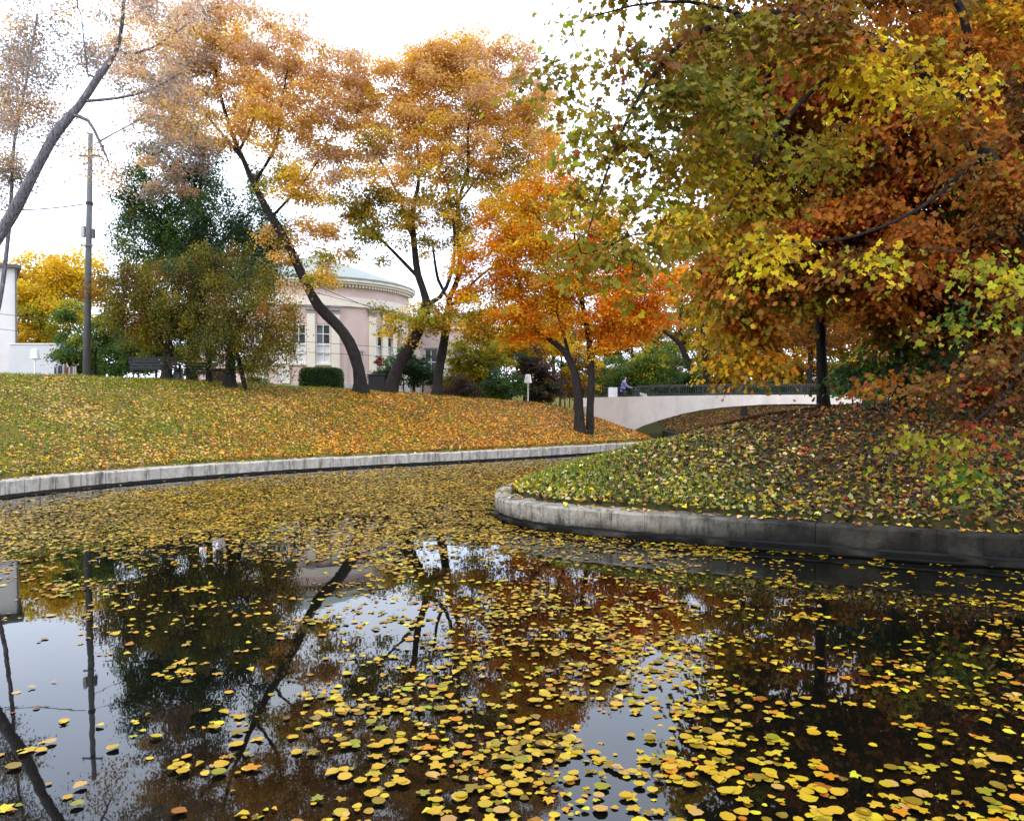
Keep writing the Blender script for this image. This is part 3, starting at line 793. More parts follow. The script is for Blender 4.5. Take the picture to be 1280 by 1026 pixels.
# ------------------------------------------------------------------ trees
def tubes(chains, name):
    V, Q = [], []; base = 0
    for pts, rad in chains:
        k = 9 if rad[0] > .12 else 6 if rad[0] > .045 else 4 if rad[0] > .018 else 3
        n_ = len(pts)
        t = np.gradient(pts, axis=0); t = norm(t)
        ref = np.array([.31, .95, .05]); u = norm(np.cross(t, ref)); w = np.cross(t, u)
        a = np.arange(k) * 2 * np.pi / k
        rr = rad[:, None] * (1 + (.10 * np.sin(3 * a + pts[:, 2:3] * 1.3) + .07 * np.sin(pts[:, 2:3] * 3.1 + a * 2) if rad[0] > .05 else 0 * a))
        ring = pts[:, None] + (u[:, None] * np.cos(a)[None, :, None] + w[:, None] * np.sin(a)[None, :, None]) * rr[:, :, None]
        V.append(ring.reshape(-1, 3))
        i = np.arange(n_ - 1)[:, None] * k; j = np.arange(k)[None]; j2 = (j + 1) % k
        Q.append((np.stack([i + j, i + j2, i + k + j2, i + k + j], -1).reshape(-1, 4)) + base)
        base += n_ * k
    return tri_mesh(name, np.concatenate(V), np.concatenate(Q), smooth=True, nper=4)

def smooth_line(pts, rads, step):
    d = np.r_[0, np.cumsum(np.linalg.norm(np.diff(pts, axis=0), axis=1))]
    cm = []
    n_ = len(pts)
    for i in range(n_ - 1):
        p0, p1, p2, p3 = pts[max(i - 1, 0)], pts[i], pts[i + 1], pts[min(i + 2, n_ - 1)]
        k = max(2, int((d[i + 1] - d[i]) / step))
        for t in np.arange(k) / k:
            cm.append(np.r_[.5 * (2 * p1 + (p2 - p0) * t + (2 * p0 - 5 * p1 + 4 * p2 - p3) * t * t + (3 * p1 - p0 - 3 * p2 + p3) * t ** 3), rads[i] * (1 - t) + rads[i + 1] * t])
    cm.append(np.r_[pts[-1], rads[-1]])
    return np.array(cm)

def tree(name, label, cat, limbs, blobs, leaf=.13, kind='kite', bk='bark_dark', step=.5, tip_r=.008, spray=.55, flat=.4, dens=1.0, group=None, tip_each=1.6, droop=.35, limb_parts=True, single=0, vary=.18, grow=1.0):
    """limbs: polylines of (px, py, Y, radius), the first starts at the ground; blobs: (px, py, Y, half width px, half height px, colours[, density[, depth m]])."""
    nodes, par, rmin = [], [], []
    for li, limb in enumerate(limbs):
        pts = np.array([P(a, b, c) for a, b, c, r in limb]); rads = np.array([r for *_, r in limb])
        sm = smooth_line(pts, rads, step)
        prev = -1
        if li > 0:
            arr = np.array(nodes); dd = np.linalg.norm(arr - sm[0, :3], axis=1)
            j = int(np.argmin(dd))
            if dd[j] < 1.0 + rmin[j]: prev = j; 
        for q in sm:
            nodes.append(q[:3]); par.append(prev); rmin.append(q[3]); prev = len(nodes) - 1
    nl = len(nodes)
    att, acol, aw = [], [], []
    for bl in blobs:
        px, py, Y, rx, ry, cn = bl[:6]; rx, ry = rx * grow, ry * grow; dn = bl[6] if len(bl) > 6 else 1; s_ = Y / F
        rz_, rxm = ry * s_, rx * s_; rd = bl[7] if len(bl) > 7 else .9 * min(rxm, rz_ * 1.4)
        area = math.pi * rxm * rz_
        nt_ = max(4, int(tip_each * area * max(.25, min(dn, 1.3)) / (spray * spray * 1.6)))
        u = norm(rng.standard_normal((nt_, 3))) * (rng.random((nt_, 1)) ** .42)
        att.append(P(px, py, Y) + u * np.array([rxm, rd, rz_]))
        acol.append(pick(cn, nt_))
        nleaf = DENS * dens * dn * area * 2.4 / (.30 * leaf * leaf)
        aw.append(np.full(nt_, nleaf / nt_))
    att, acol, aw = np.concatenate(att), np.concatenate(acol), np.concatenate(aw)
    c0 = np.array(nodes[0])
    order = np.argsort(np.min(np.linalg.norm(att[:, None] - np.array(nodes)[None, ::3], axis=2), axis=1))
    cap = 40000; A = np.zeros((cap, 3)); A[:nl] = nodes; cnt = nl
    pdir = np.zeros((cap, 3)); pdir[:, 2] = 1
    for i in range(1, nl):
        if par[i] >= 0: pdir[i] = norm(A[i] - A[par[i]])
    tipnode = np.zeros(len(att), int); first_ok = max(1, int(.25 * nl / max(1, len(limbs))))
    for a in order:
        q = att[a]; dv = q - A[:cnt]; dd = np.linalg.norm(dv, axis=1)
        cost = dd + .6 * np.maximum(0, -dv[:, 2]) - .25 * np.einsum('ij,ij->i', dv, pdir[:cnt])
        cost[:first_ok] += 3
        j = int(np.argmin(cost)); L = dd[j]
        k = max(2, int(L / step)); ctrl = A[j] + pdir[j] * L * .42 + np.array([0, 0, .08 * L])
        prev = j
        for t in (np.arange(k) + 1) / k:
            p = (1 - t) ** 2 * A[j] + 2 * t * (1 - t) * ctrl + t * t * q
            if t < 1: p = p + rng.standard_normal(3) * .05 * step
            A[cnt] = p; pdir[cnt] = norm(p - A[prev]); par.append(prev); rmin.append(0); prev = cnt; cnt += 1
            if cnt >= cap - 200: break
        tipnode[a] = prev
        if cnt >= cap - 200: break
    # radii: twigs add up towards the trunk
    ar = np.zeros(cnt); kids = [[] for _ in range(cnt)]
    for i in range(cnt):
        if par[i] >= 0: kids[par[i]].append(i)
    EX = 2.35; rad = np.zeros(cnt)
    for i in range(cnt - 1, -1, -1):
        s_ = ar[i] if kids[i] else tip_r ** EX
        r = s_ ** (1 / EX)
        if i < nl: r = max(rmin[i], min(r, rmin[i] * 1.0 + .0))
        rad[i] = max(r, tip_r)
        if par[i] >= 0: ar[par[i]] += rad[i] ** EX if i >= nl else s_
    root = empty(name, tuple(nodes[0])); tag(root, label, cat, group)
    org = np.array(nodes[0])
    big, small = [], []; done = np.zeros(cnt, bool)
    limb_starts = set()
    for i in range(cnt):
        if done[i]: continue
        ch = [par[i]] if par[i] >= 0 else []; j = i
        while True:
            done[j] = True; ch.append(j)
            nx_ = [c for c in kids[j] if not done[c]]
            if not nx_: break
            same = [c for c in nx_ if (c < nl) == (j < nl)] or nx_
            lead = [c for c in same if c == j + 1] if j < nl else []
            j = lead[0] if lead else max(same, key=lambda c: rad[c])
            if i < nl and j >= nl: break
        if len(ch) < 2: continue
        pts = A[ch] - org; rr = rad[ch].copy()
        if par[i] >= 0: rr[0] = min(rr[0], rr[1] * 1.15)
        (big if i < nl else small).append((pts, rr))
    # flare where the trunk meets the ground
    p0, r0 = big[0]
    hgt = p0[:, 2] - p0[0, 2]; r0 = r0 * (1 + .42 * np.exp(-np.maximum(hgt, 0) / .3)); big[0] = (p0, r0)
    link('trunk', tubes(big[:1], 'trunk'), root, M[bk])
    for b in big[1:]: link('limb', tubes([b], 'limb'), root, M[bk])
    if small:
        o = link('twigs', tubes(small, 'twigs'), root, M[bk]); o['kind'] = 'stuff'
    # sprays of leaves about each twig tip
    cntl = rng.poisson(aw); idx = np.repeat(np.arange(len(att)), cntl); n_ = len(idx)
    outd = norm(pdir[tipnode] * np.array([1, 1, .4]) + .001)
    off = rng.standard_normal((n_, 3)) * np.array([1, 1, flat]) * spray * .55
    along_ = (rng.random((n_, 1)) - .65) * spray * 1.6
    pos = att[idx] + off + outd[idx] * along_
    pos[:, 2] -= droop * spray * (np.linalg.norm(off[:, :2], axis=1) / spray) ** 1.4
    h_ = norm(np.concatenate([off[:, :2] + rng.standard_normal((n_, 2)) * .35 * spray, np.zeros((n_, 1))], 1) + 1e-6)
    tipd = h_ + np.array([0, 0, -1]) * (droop + .7 * rng.random((n_, 1)))
    nrm = np.array([0, 0, 1.0]) + rng.standard_normal((n_, 3)) * .6 + h_ * .5
    size = leaf * (.5 + .85 * rng.random(n_) ** 1.3)
    tint = jitter(acol[idx], vary)
    other = rng.random(n_) < .12
    if other.any(): tint[other] = jitter(acol[rng.integers(0, len(acol), other.sum())])
    if single:                                           # the leaves nearest the viewer stand as pieces of their own
        dpt = np.linalg.norm(pos - np.array([0, 0, CAMZ]), axis=1) + 100 * ((np.abs(pos[:, 0] / pos[:, 1]) > .62) | (np.abs((pos[:, 2] - CAMZ) / pos[:, 1]) > .48))
        near = np.argsort(dpt)[:single]
        protos = {}
        keys = [cn for cn in ('yellow', 'lemon', 'lime', 'green', 'gold', 'rust', 'olive', 'red', 'moss')]
        kc = np.array([C[k] for k in keys])
        for i in near:
            kk = int(np.argmin(np.abs(kc - acol[idx[i]]).sum(1)))
            if kk not in protos:
                protos[kk] = scatter_leaves('leaf', np.zeros((1, 3)), np.array([[0, 1., 0]]), np.array([[0, 0, 1.]]), np.ones(1), kc[kk:kk + 1], kind)
                protos[kk].materials.append(M['leaf'])
            o = bpy.data.objects.new('leaf', protos[kk]); col.objects.link(o); o.parent = root
            y = norm(tipd[i]); x = norm(np.cross(y, nrm[i])); z = np.cross(x, y)
            o.matrix_local = Matrix.Translation(Vector(pos[i] - org)) @ Matrix(np.stack([x, y, z], 1).tolist()).to_4x4() @ Matrix.Scale(float(size[i]), 4)
        keep = np.ones(n_, bool); keep[near] = False
        pos, tipd, nrm, size, tint = pos[keep], tipd[keep], nrm[keep], size[keep], tint[keep]
    o = link('crown', scatter_leaves('crown', pos - org, tipd, nrm, size, tint, kind), root, M['leaf']); o['kind'] = 'stuff'
    return root

def base(px, Y, r):
    g = on_land(px, Y, .12); 
    return (px, HY - (g[2] - CAMZ) / Y * F, Y, r)

DENS = 1.5
# --- the sparse grey tree leaning in from the left edge
tree('leaning_tree', 'grey leaning tree with sparse pinkish leaves reaching in from the left edge', 'tree',
     [[base(-125, 26, 0.252), (-70, 400, 26, 0.222), (0, 296, 26, 0.185), (40, 225, 26, 0.163), (72, 168, 26, 0.148), (100, 136, 26, 0.126), (124, 100, 26, 0.104), (146, 68, 26, 0.081), (155, 30, 25.6, 0.059), (158, -30, 25, 0.037), (150, -90, 25, 0.022)],
      [(92, 145, 26, 0.067), (112, 152, 25.8, 0.052), (126, 178, 25.6, 0.044), (138, 205, 25.5, 0.022)], [(108, 128, 26, 0.059), (150, 124, 25.5, 0.044), (190, 114, 25, 0.033), (230, 92, 24.6, 0.015)],
      [(146, 68, 26, 0.052), (172, 68, 25.7, 0.041), (200, 58, 25.5, 0.026), (240, 30, 25, 0.015)], [(112, 95, 26, 0.037), (108, 60, 26, 0.030), (104, 20, 26, 0.015)], [(126, 178, 25.6, 0.030), (150, 165, 25.4, 0.022), (180, 150, 25, 0.015)]],
     [(60, 40, 26.5, 90, 60, 'grey3 pink1 tan1', .42), (0, 110, 27, 70, 80, 'grey3 pink1 tan1', .5), (190, 30, 25.5, 70, 50, 'grey2 pink2 tan1', .45), (210, 115, 25, 70, 45, 'grey3 pink2 tan1', .5), (120, 190, 26, 50, 40, 'grey2 tan1', .22),
      (90, -40, 26, 120, 50, 'grey3 pink1', .5), (230, 170, 26, 40, 40, 'tan2 grey2 pink1', .5), (40, 160, 27, 40, 50, 'grey2 tan1', .25)],
     leaf=.085, kind='kite', bk='bark_grey', spray=.6, tip_each=1.6, flat=.8, tip_r=.009, dens=.55)
tree('slender_tree', 'slender bare looking tree with thin grey leaves at the far left corner', 'tree',
     [[base(-30, 31, .10), (0, 380, 31, .085), (14, 270, 31, .07), (20, 180, 31, .055), (36, 100, 31, .04), (50, 20, 31, .04)]],
     [(10, 210, 31, 45, 60, 'grey3 tan1', .45), (20, 90, 31, 60, 70, 'grey3 pink1', .45), (-40, 150, 31, 60, 90, 'grey3', .5)], leaf=.09, bk='bark_grey', spray=.55, tip_each=1.5, flat=.8, dens=.6)
# --- yellow tree behind the house and the green bushes below it
tree('yellow_tree', 'bright yellow tree behind the white house and low grey wall', 'tree',
     [[base(48, 60, .3), (50, 430, 60, .22), (62, 380, 60, .14), (70, 330, 60, .07)], [(55, 410, 60, .12), (35, 370, 60, .08), (20, 330, 60, .05)]],
     [(45, 355, 60, 60, 45, 'yellow4 gold2 lemon1', 1.3), (100, 345, 61, 40, 40, 'gold3 yellow3', 1.3), (20, 410, 60, 50, 45, 'yellow3 gold2', 1.3), (70, 400, 59, 50, 35, 'lemon2 lime2 gold1', 1.1), (-50, 360, 60, 60, 60, 'yellow3 gold2', 1.2)],
     leaf=.2, spray=.8, bk='bark_brown')
tree('green_bush', 'soft blue green bush behind the utility pole', 'bush', [[base(118, 43, .08), (120, 440, 43, .06), (122, 415, 43, .04)], [base(90, 43.2, .05), (88, 440, 43, .03)], [base(150, 43.2, .05), (152, 430, 43, .03)]],
     [(110, 440, 43, 45, 32, 'blue3 green2 lime1', 1.2), (140, 415, 43.5, 45, 30, 'green2 blue2 lime1', 1.1), (85, 400, 44, 25, 30, 'lime2 green2', .9), (165, 445, 42.5, 35, 28, 'green3 dark1', 1.1)], leaf=.11, spray=.45, bk='bark_brown', tip_each=1.2)
tree('green_bush', 'darker green bush growing behind the park bench', 'bush', [[base(195, 41.5, .07), (196, 445, 41.5, .05)], [base(225, 41.5, .05), (224, 450, 41.5, .04)]],
     [(190, 440, 41.5, 40, 35, 'green3 moss2', 1.1), (228, 448, 41.5, 28, 28, 'lime2 moss2 green1', .9), (320, 462, 42, 22, 20, 'green3 lime1', 1.0)], leaf=.09, spray=.4, bk='bark_brown', tip_each=1.2)
# --- small drooping olive tree before the bench, its neighbour trunk, and the dark green tree above
tree('drooping_tree', 'drooping olive brown tree with two dark trunks on the bank crest', 'tree',
     [[base(288, 36.5, .26), (288, 455, 36.5, .23), (289, 425, 36.5, .2), (282, 390, 36.5, .15), (272, 340, 36.5, .09), (265, 310, 36.5, .05)],
      [base(308, 36.4, .12), (299, 452, 36.4, .11), (291, 430, 36.5, .09)], [base(262, 37, .16), (261, 450, 37, .14), (262, 420, 37, .11), (255, 380, 37, .07), (240, 345, 37, .04)], [(288, 420, 36.5, .1), (310, 390, 36.5, .07), (335, 370, 36.5, .04)]],
     [(300, 400, 36, 60, 45, 'moss3 olive2 brown1 dark2 umber1', 1.1), (235, 370, 36.5, 60, 45, 'moss3 olive2 brown1 umber2 dark1', 1.2), (270, 335, 37, 60, 30, 'moss2 olive1 dark3 brown1', 1.1), (340, 400, 36, 30, 50, 'olive3 tan1 rust1 brown1', .75),
      (355, 430, 36, 24, 28, 'olive2 tan1 moss1', .5), (355, 375, 36, 25, 30, 'olive2 tan2 moss1', .55), (240, 415, 36, 45, 28, 'olive1 moss3 dark1', .8), (310, 435, 35.8, 25, 15, 'rust1 tan1 olive2', .5)],
     leaf=.09, spray=.4, droop=1.0, tip_each=1.0, flat=.9, grow=1.18, dens=.55)
tree('drooping_tree', 'olive brown small tree over the bench on a single black trunk', 'tree',
     [[base(209, 36, .22), (209, 455, 36, .21), (212, 435, 36, .17), (205, 400, 36, .12), (195, 360, 36, .07)], [(211, 440, 36, .08), (190, 410, 36, .05), (160, 375, 36, .03)]],
     [(180, 365, 36, 55, 40, 'olive2 brown1 moss3 umber1', 1.1), (140, 355, 36.5, 30, 30, 'gold1 olive3 brown2', .8), (210, 400, 36, 45, 35, 'moss3 olive1 dark2', .9), (175, 400, 36, 40, 25, 'olive2 moss3 umber1', .8), (212, 440, 36, 10, 10, 'dark1 umber1', .8)], leaf=.09, spray=.4, droop=1.0, tip_each=1.0, flat=.9, grow=1.18, dens=.55)
tree('dark_green_tree', 'dense dark green tree rising behind the drooping olive tree', 'tree',
     [[base(240, 43, .3), (242, 420, 43, .26), (245, 330, 43, .18), (250, 250, 43, .1), (255, 190, 43, .05)], [(244, 350, 43, .12), (290, 290, 43, .07), (320, 260, 43, .04)], [(244, 340, 43, .12), (205, 280, 43, .07), (170, 250, 43, .04)]],
     [(215, 240, 43, 60, 40, 'dark3 green2 blue1', .9), (180, 285, 43, 40, 35, 'dark3 green1 blue1', .9), (280, 290, 42, 65, 50, 'green3 dark3', 1.1), (235, 290, 43, 60, 50, 'dark4 green1', 1.2), (325, 285, 43, 35, 45, 'dark2 green2 blue1', .9), (345, 330, 43, 25, 30, 'green2 olive1 dark1', .7), (250, 195, 43, 50, 25, 'dark2 blue2 moss1', .7), (160, 240, 42, 30, 30, 'dark2 blue1 moss1', .7), (200, 325, 42.5, 55, 40, 'dark2 green2 moss1', 1.0), (285, 340, 42.5, 55, 35, 'dark2 green2 olive1', 1.0), (215, 200, 43, 45, 30, 'dark2 moss1 blue1', .7), (300, 230, 43, 35, 30, 'dark1 green2 moss1', .5)],
     leaf=.12, spray=.5, tip_each=1.0, flat=.8, droop=.8, grow=1.18, dens=.5)
# --- leaning maple
tree('leaning_maple', 'tall maple with bent leaning trunk and pale orange crown left of centre', 'tree',
     [[base(452, 40, 0.346), (448, 460, 40, 0.311), (436, 428, 40, 0.281), (420, 405, 40, 0.266), (398, 382, 40, 0.252), (381, 350, 40, 0.229), (362, 310, 40, 0.207), (340, 272, 40, 0.185), (320, 234, 40, 0.155), (306, 203, 40, 0.126), (290, 165, 40, 0.089), (275, 110, 40, 0.068), (268, 60, 40, 0.034)],
      [(318, 230, 40, 0.089), (345, 185, 40, 0.076), (352, 140, 40, 0.051), (360, 90, 40, 0.034)], [(306, 203, 40, 0.085), (280, 170, 40, 0.068), (250, 135, 40, 0.043), (225, 100, 40, 0.025)], [(340, 272, 40, 0.085), (375, 235, 40, 0.060), (400, 200, 40, 0.034)], [(300, 190, 40, 0.076), (318, 150, 40, 0.060), (322, 90, 40, 0.043)]],
     [(270, 130, 40, 55, 45, 'amber2 peach2 tan2', .8), (340, 130, 40, 55, 45, 'peach2 tan3 amber2', .8), (225, 110, 40, 50, 60, 'tan3 grey3 pink1', .8), (300, 70, 40, 65, 45, 'tan3 peach1 pink3', .8), (370, 80, 40, 50, 45, 'pink2 peach2 tan2', .75), (245, 55, 41, 60, 45, 'grey2 tan3 pink1', .75), (215, 190, 40, 45, 45, 'grey3 tan2 pink1', .7),
      (390, 180, 40, 40, 55, 'tan2 pink2 peach1', .45), (375, 230, 39, 40, 22, 'amber3 yellow2', .7), (395, 300, 40, 25, 45, 'peach1 tan2 amber1', .8), (170, 60, 41, 45, 50, 'grey2 tan3 pink1', .6), (350, 320, 40.5, 22, 30, 'tan1 olive2 peach1', .6), (405, 130, 40, 25, 40, 'pink2 tan2', .5), (345, 165, 39, 45, 30, 'amber2 peach2 tan1', .7), (280, 15, 41, 70, 35, 'grey2 tan2 pink1', .7), (400, 340, 39, 18, 18, 'lime2 amber2', .9), (330, 215, 39, 25, 18, 'amber2 lime1', .5)],
     leaf=.13, spray=.55, tip_each=1.05, flat=.5, grow=1.34, dens=.68)
# --- the pair of maples on the crest
tree('crest_maple', 'thick dark maple leaning right on the crest, left one of a pair', 'tree',
     [[base(487, 41.5, 0.360), (498, 458, 41.5, 0.318), (514, 430, 41.5, 0.296), (528, 402, 41.5, 0.266), (533, 375, 41.5, 0.222), (523, 345, 41.5, 0.178), (518, 310, 41.5, 0.155), (516, 265, 41.5, 0.126), (524, 225, 41.5, 0.089), (520, 160, 41.5, 0.060), (515, 100, 41.5, 0.025)],
      [(526, 350, 41.5, 0.096), (494, 317, 41.5, 0.085), (456, 280, 41.5, 0.060), (422, 245, 41, 0.025)], [(516, 300, 41.5, 0.089), (498, 245, 41.5, 0.068), (475, 200, 41.5, 0.043), (450, 160, 41.5, 0.025)], [(532, 380, 41.5, 0.148), (550, 372, 41.5, 0.118), (565, 340, 41.5, 0.089), (568, 290, 41.5, 0.068), (560, 230, 41, 0.043)]],
     [(490, 120, 41.5, 65, 45, 'peach2 tan3 amber2 pink1', .85), (445, 170, 41.5, 45, 45, 'tan3 amber2 pink1', .75), (460, 245, 41, 40, 30, 'olive2 amber2 lime1', .6), (515, 200, 41.5, 55, 45, 'amber2 olive2 peach2', .75), (500, 85, 42, 55, 25, 'pink2 tan2 peach2', .75), (440, 285, 41, 30, 20, 'lime2 olive2 amber1', .7), (480, 260, 41, 45, 30, 'olive2 lime1 amber1', .5),
      (515, 398, 41, 42, 20, 'amber2 lime2 olive1', 1.1), (530, 150, 41.5, 45, 50, 'peach3 amber1 tan2', .8), (475, 320, 41, 30, 18, 'olive2 amber2', .35), (430, 225, 42, 25, 40, 'pink2 tan2', .4), (540, 260, 41.5, 40, 30, 'olive2 amber2 tan1', .45), (550, 110, 42, 40, 45, 'tan2 peach2 amber1', .7), (460, 110, 42, 40, 35, 'tan2 pink2 peach1', .7)],
     leaf=.13, spray=.55, tip_each=1.05, flat=.5, grow=1.34, dens=.68)
tree('crest_maple', 'upright dark maple on the crest, right one of a pair', 'tree',
     [[base(546, 42.5, 0.259), (550, 455, 42.5, 0.237), (556, 420, 42.5, 0.222), (561, 388, 42.5, 0.207), (563, 370, 42.5, 0.163), (575, 340, 42.5, 0.126), (572, 290, 42.5, 0.104), (574, 250, 42.5, 0.089), (585, 215, 42.5, 0.085), (586, 160, 42.5, 0.051), (600, 100, 42.5, 0.025)],
      [(562, 382, 42.5, 0.118), (580, 372, 42.5, 0.096), (590, 355, 42.5, 0.068), (620, 330, 42, 0.034)], [(573, 255, 42.5, 0.068), (610, 205, 42.5, 0.051), (640, 150, 42.5, 0.025)], [(562, 375, 42.5, 0.096), (548, 350, 42.5, 0.085), (540, 300, 42.5, 0.051)]],
     [(590, 110, 42.5, 65, 50, 'peach2 tan3 pink2 amber1', .85), (625, 100, 42.5, 45, 45, 'pink2 tan2 peach2', .8), (640, 170, 42.5, 45, 45, 'peach2 amber2 tan2', .8), (580, 180, 42.5, 55, 45, 'peach2 amber2 olive1 tan1', .75), (600, 250, 42, 45, 35, 'olive2 amber2', .45), (575, 75, 43, 60, 28, 'pink3 tan2 peach1', .7), (560, 300, 42, 40, 30, 'olive2 amber2 peach1', .45), (570, 388, 42, 38, 18, 'amber2 peach2 olive1', 1.1),
      (655, 125, 43, 25, 40, 'pink2 tan2', .5), (668, 190, 43, 32, 45, 'peach2 tan2 amber1', .6), (665, 120, 43, 25, 35, 'tan2 pink2', .5), (640, 215, 42, 40, 25, 'olive2 amber2 lime1', .6)],
     leaf=.13, spray=.55, tip_each=1.05, flat=.5, grow=1.34, dens=.68)
# --- the orange twin trunk maple on the slope
g6 = ground_hit(730, 541, 38, 46); y6 = g6[1]
tree('orange_maple', 'bright orange maple with two dark trunks low on the slope beside the bridge', 'tree',
     [[base(725, y6, 0.272), (724, 510, y6, 0.240), (720, 475, y6, 0.216), (713, 452, y6, 0.192), (702, 436, y6, 0.152), (686, 424, y6, 0.120), (668, 411, y6, 0.096), (655, 380, y6, 0.064), (645, 340, y6, 0.032)],
      [base(738, y6 + .1, 0.216), (738, 505, y6, 0.192), (739, 465, y6, 0.176), (736, 425, y6, 0.144), (728, 380, y6, 0.104), (722, 330, y6, 0.072), (716, 280, y6, 0.040)], [(712, 450, y6, 0.104), (705, 420, y6, 0.080), (690, 370, y6, 0.056), (675, 310, y6, 0.032)], [(738, 455, y6, 0.096), (755, 410, y6, 0.072), (775, 360, y6, 0.048), (790, 330, y6, 0.024)]],
     [(690, 310, y6, 65, 55, 'gold3 amber2 orange3', 1.0), (640, 300, y6, 50, 45, 'gold2 amber2 orange2', .95), (735, 285, y6, 50, 45, 'orange2 gold3 tan1', .85), (680, 245, y6, 45, 35, 'orange2 amber1 gold2', .9), (785, 370, y6 - .5, 50, 50, 'deep4 orange2', 1.15), (760, 405, y6 - .5, 55, 28, 'deep2 orange2 gold1', 1.0), (620, 370, y6, 45, 35, 'gold2 orange2 olive1', .9), (648, 395, y6, 28, 28, 'deep2 orange2', .9),
      (710, 370, y6 + .5, 45, 35, 'orange2 gold2 olive1', .6), (812, 390, y6, 28, 30, 'orange2 deep2', 1.0), (698, 210, y6, 22, 28, 'orange2 gold2', .8), (760, 320, y6, 40, 40, 'orange2 deep1 gold1', .8), (600, 320, y6, 30, 40, 'gold2 orange2', .8), (665, 365, y6, 50, 35, 'gold3 amber1 orange2', .8), (655, 270, y6, 40, 40, 'gold3 amber1 orange2', .8), (600, 400, y6, 30, 22, 'gold2 olive1 orange1', .8), (690, 400, y6 + .6, 35, 25, 'gold2 orange2', .7), (845, 350, y6, 25, 35, 'orange2 gold1 deep1', .7)],
     leaf=.135, spray=.6, tip_each=1.1, flat=.55, grow=1.22, dens=.72)
# --- trees and bushes beyond the crest and the bridge
tree('forked_tree', 'dark forked tree beyond the bridge railing, orange leaves at its top', 'tree',
     [[base(868, 64, .34), (866, 470, 64, .3), (858, 448, 64, .26), (850, 430, 64, .2), (838, 420, 64, .13), (825, 408, 64, .09), (815, 370, 64, .05)], [(852, 432, 64, .17), (849, 400, 64, .13), (853, 360, 64, .09), (848, 310, 64, .05)], [base(874, 64, .28), (882, 465, 64, .22), (879, 425, 64, .17), (878, 390, 64, .13), (885, 350, 64, .07)]],
     [(855, 320, 64, 45, 40, 'orange2 gold2 olive2', .8), (885, 375, 64, 35, 35, 'orange3 gold1', .7), (905, 330, 64, 40, 45, 'olive2 gold2', .8), (840, 285, 64, 35, 30, 'gold2 tan2', .6), (850, 375, 65, 30, 30, 'lime2 olive2', .7), (895, 430, 65, 35, 40, 'olive2 gold2 lime1', .9), (870, 270, 64, 40, 28, 'tan2 orange1', .6)], leaf=.16, spray=.7, tip_each=1.2)
def bush(px0, px1, py0, py1, Y, cols, label, name='bush', leaf=.12, d=1.1, bk='bark_brown', cat='bush', n_b=3, grp=None):
    cxp = (px0 + px1) / 2; w = (px1 - px0) / 2; hh = (py1 - py0) / 2
    bl = [(cxp, (py0 + py1) / 2, Y, w * .7, hh, cols, d)]
    for k in range(n_b):
        bl.append((px0 + w * .35 + (px1 - px0 - w * .7) * k / max(1, n_b - 1), (py0 + py1) / 2 + random.uniform(-.1, .45) * hh, Y + random.uniform(-.4, .4), w * .45, hh * .62, cols, d))
    tree(name, label, cat, [[base(cxp, Y, .09), (cxp + 2, (py1 + py0) / 2 + hh * .4, Y, .06), (cxp - 1, (py0 + py1) / 2, Y, .03)], [base(cxp - w * .4, Y + .1, .05), (cxp - w * .45, (py0 + py1) / 2 + hh * .2, Y, .03)], [base(cxp + w * .4, Y + .1, .05), (cxp + w * .45, (py0 + py1) / 2 + hh * .2, Y, .03)]],
         bl, leaf=leaf, spray=.4 * Y / 45, bk=bk, tip_each=1.2, group=grp)
bush(488, 545, 424, 490, 46, 'dark4 green1 blue1', 'dark green rounded shrub growing between the two crest maples', 'shrub', .13)
bush(462, 500, 440, 486, 45.5, 'dark2 green2 blue1', 'green shrub with a red flower cluster beside the black bin', 'shrub', .12)
tree('red_flowers', 'red flower cluster showing before the dark shrub', 'flowers', [[base(474, 45, .02), (474, 460, 45, .015), (475, 452, 45, .01)]], [(474, 451, 44.8, 6, 5, 'red3', 1.5)], leaf=.1, spray=.15, bk='bark_brown')
bush(560, 632, 400, 490, 50, 'lime3 olive3 lemon1', 'olive green small tree with thin stem right of the crest maples', 'small_tree', .14, 1.0, cat='tree')
bush(605, 705, 385, 475, 54, 'gold4 yellow2 lemon1', 'golden yellow bushy tree behind the white path lamp', 'small_tree', .15, 1.1, cat='tree')
bush(600, 655, 455, 500, 48.5, 'green3 blue2', 'fresh green low bush left of the white path lamp', 'bush', .13)
bush(640, 705, 430, 505, 51, 'dark2 plum3 brown1', 'dark purplish bush right behind the white path lamp', 'bush', .13)
bush(555, 605, 466, 498, 47, 'umber2 plum2 dark1', 'low dark reddish hedge bush at the foot of the olive tree', 'bush', .11)
bush(690, 745, 420, 505, 55, 'gold2 brown2 green1', 'brown and gold bush between the lamp and twin trunks', 'bush', .14)
bush(735, 800, 440, 505, 62.5, 'green3 moss2 blue1', 'grey green bush behind the person with the pram', 'bush', .13)
bush(780, 838, 425, 505, 63, 'lime2 green3 moss1', 'light green bush rising behind the bridge railing', 'bush', .14)
bush(825, 880, 445, 505, 63, 'dark3 green2 blue1', 'dark green bush beside the forked tree beyond the bridge', 'bush', .13)
bush(670, 730, 395, 440, 62, 'blue2 green2 grey1', 'blue green tree far behind the twin trunk maple', 'small_tree', .16, 1.0, cat='tree')
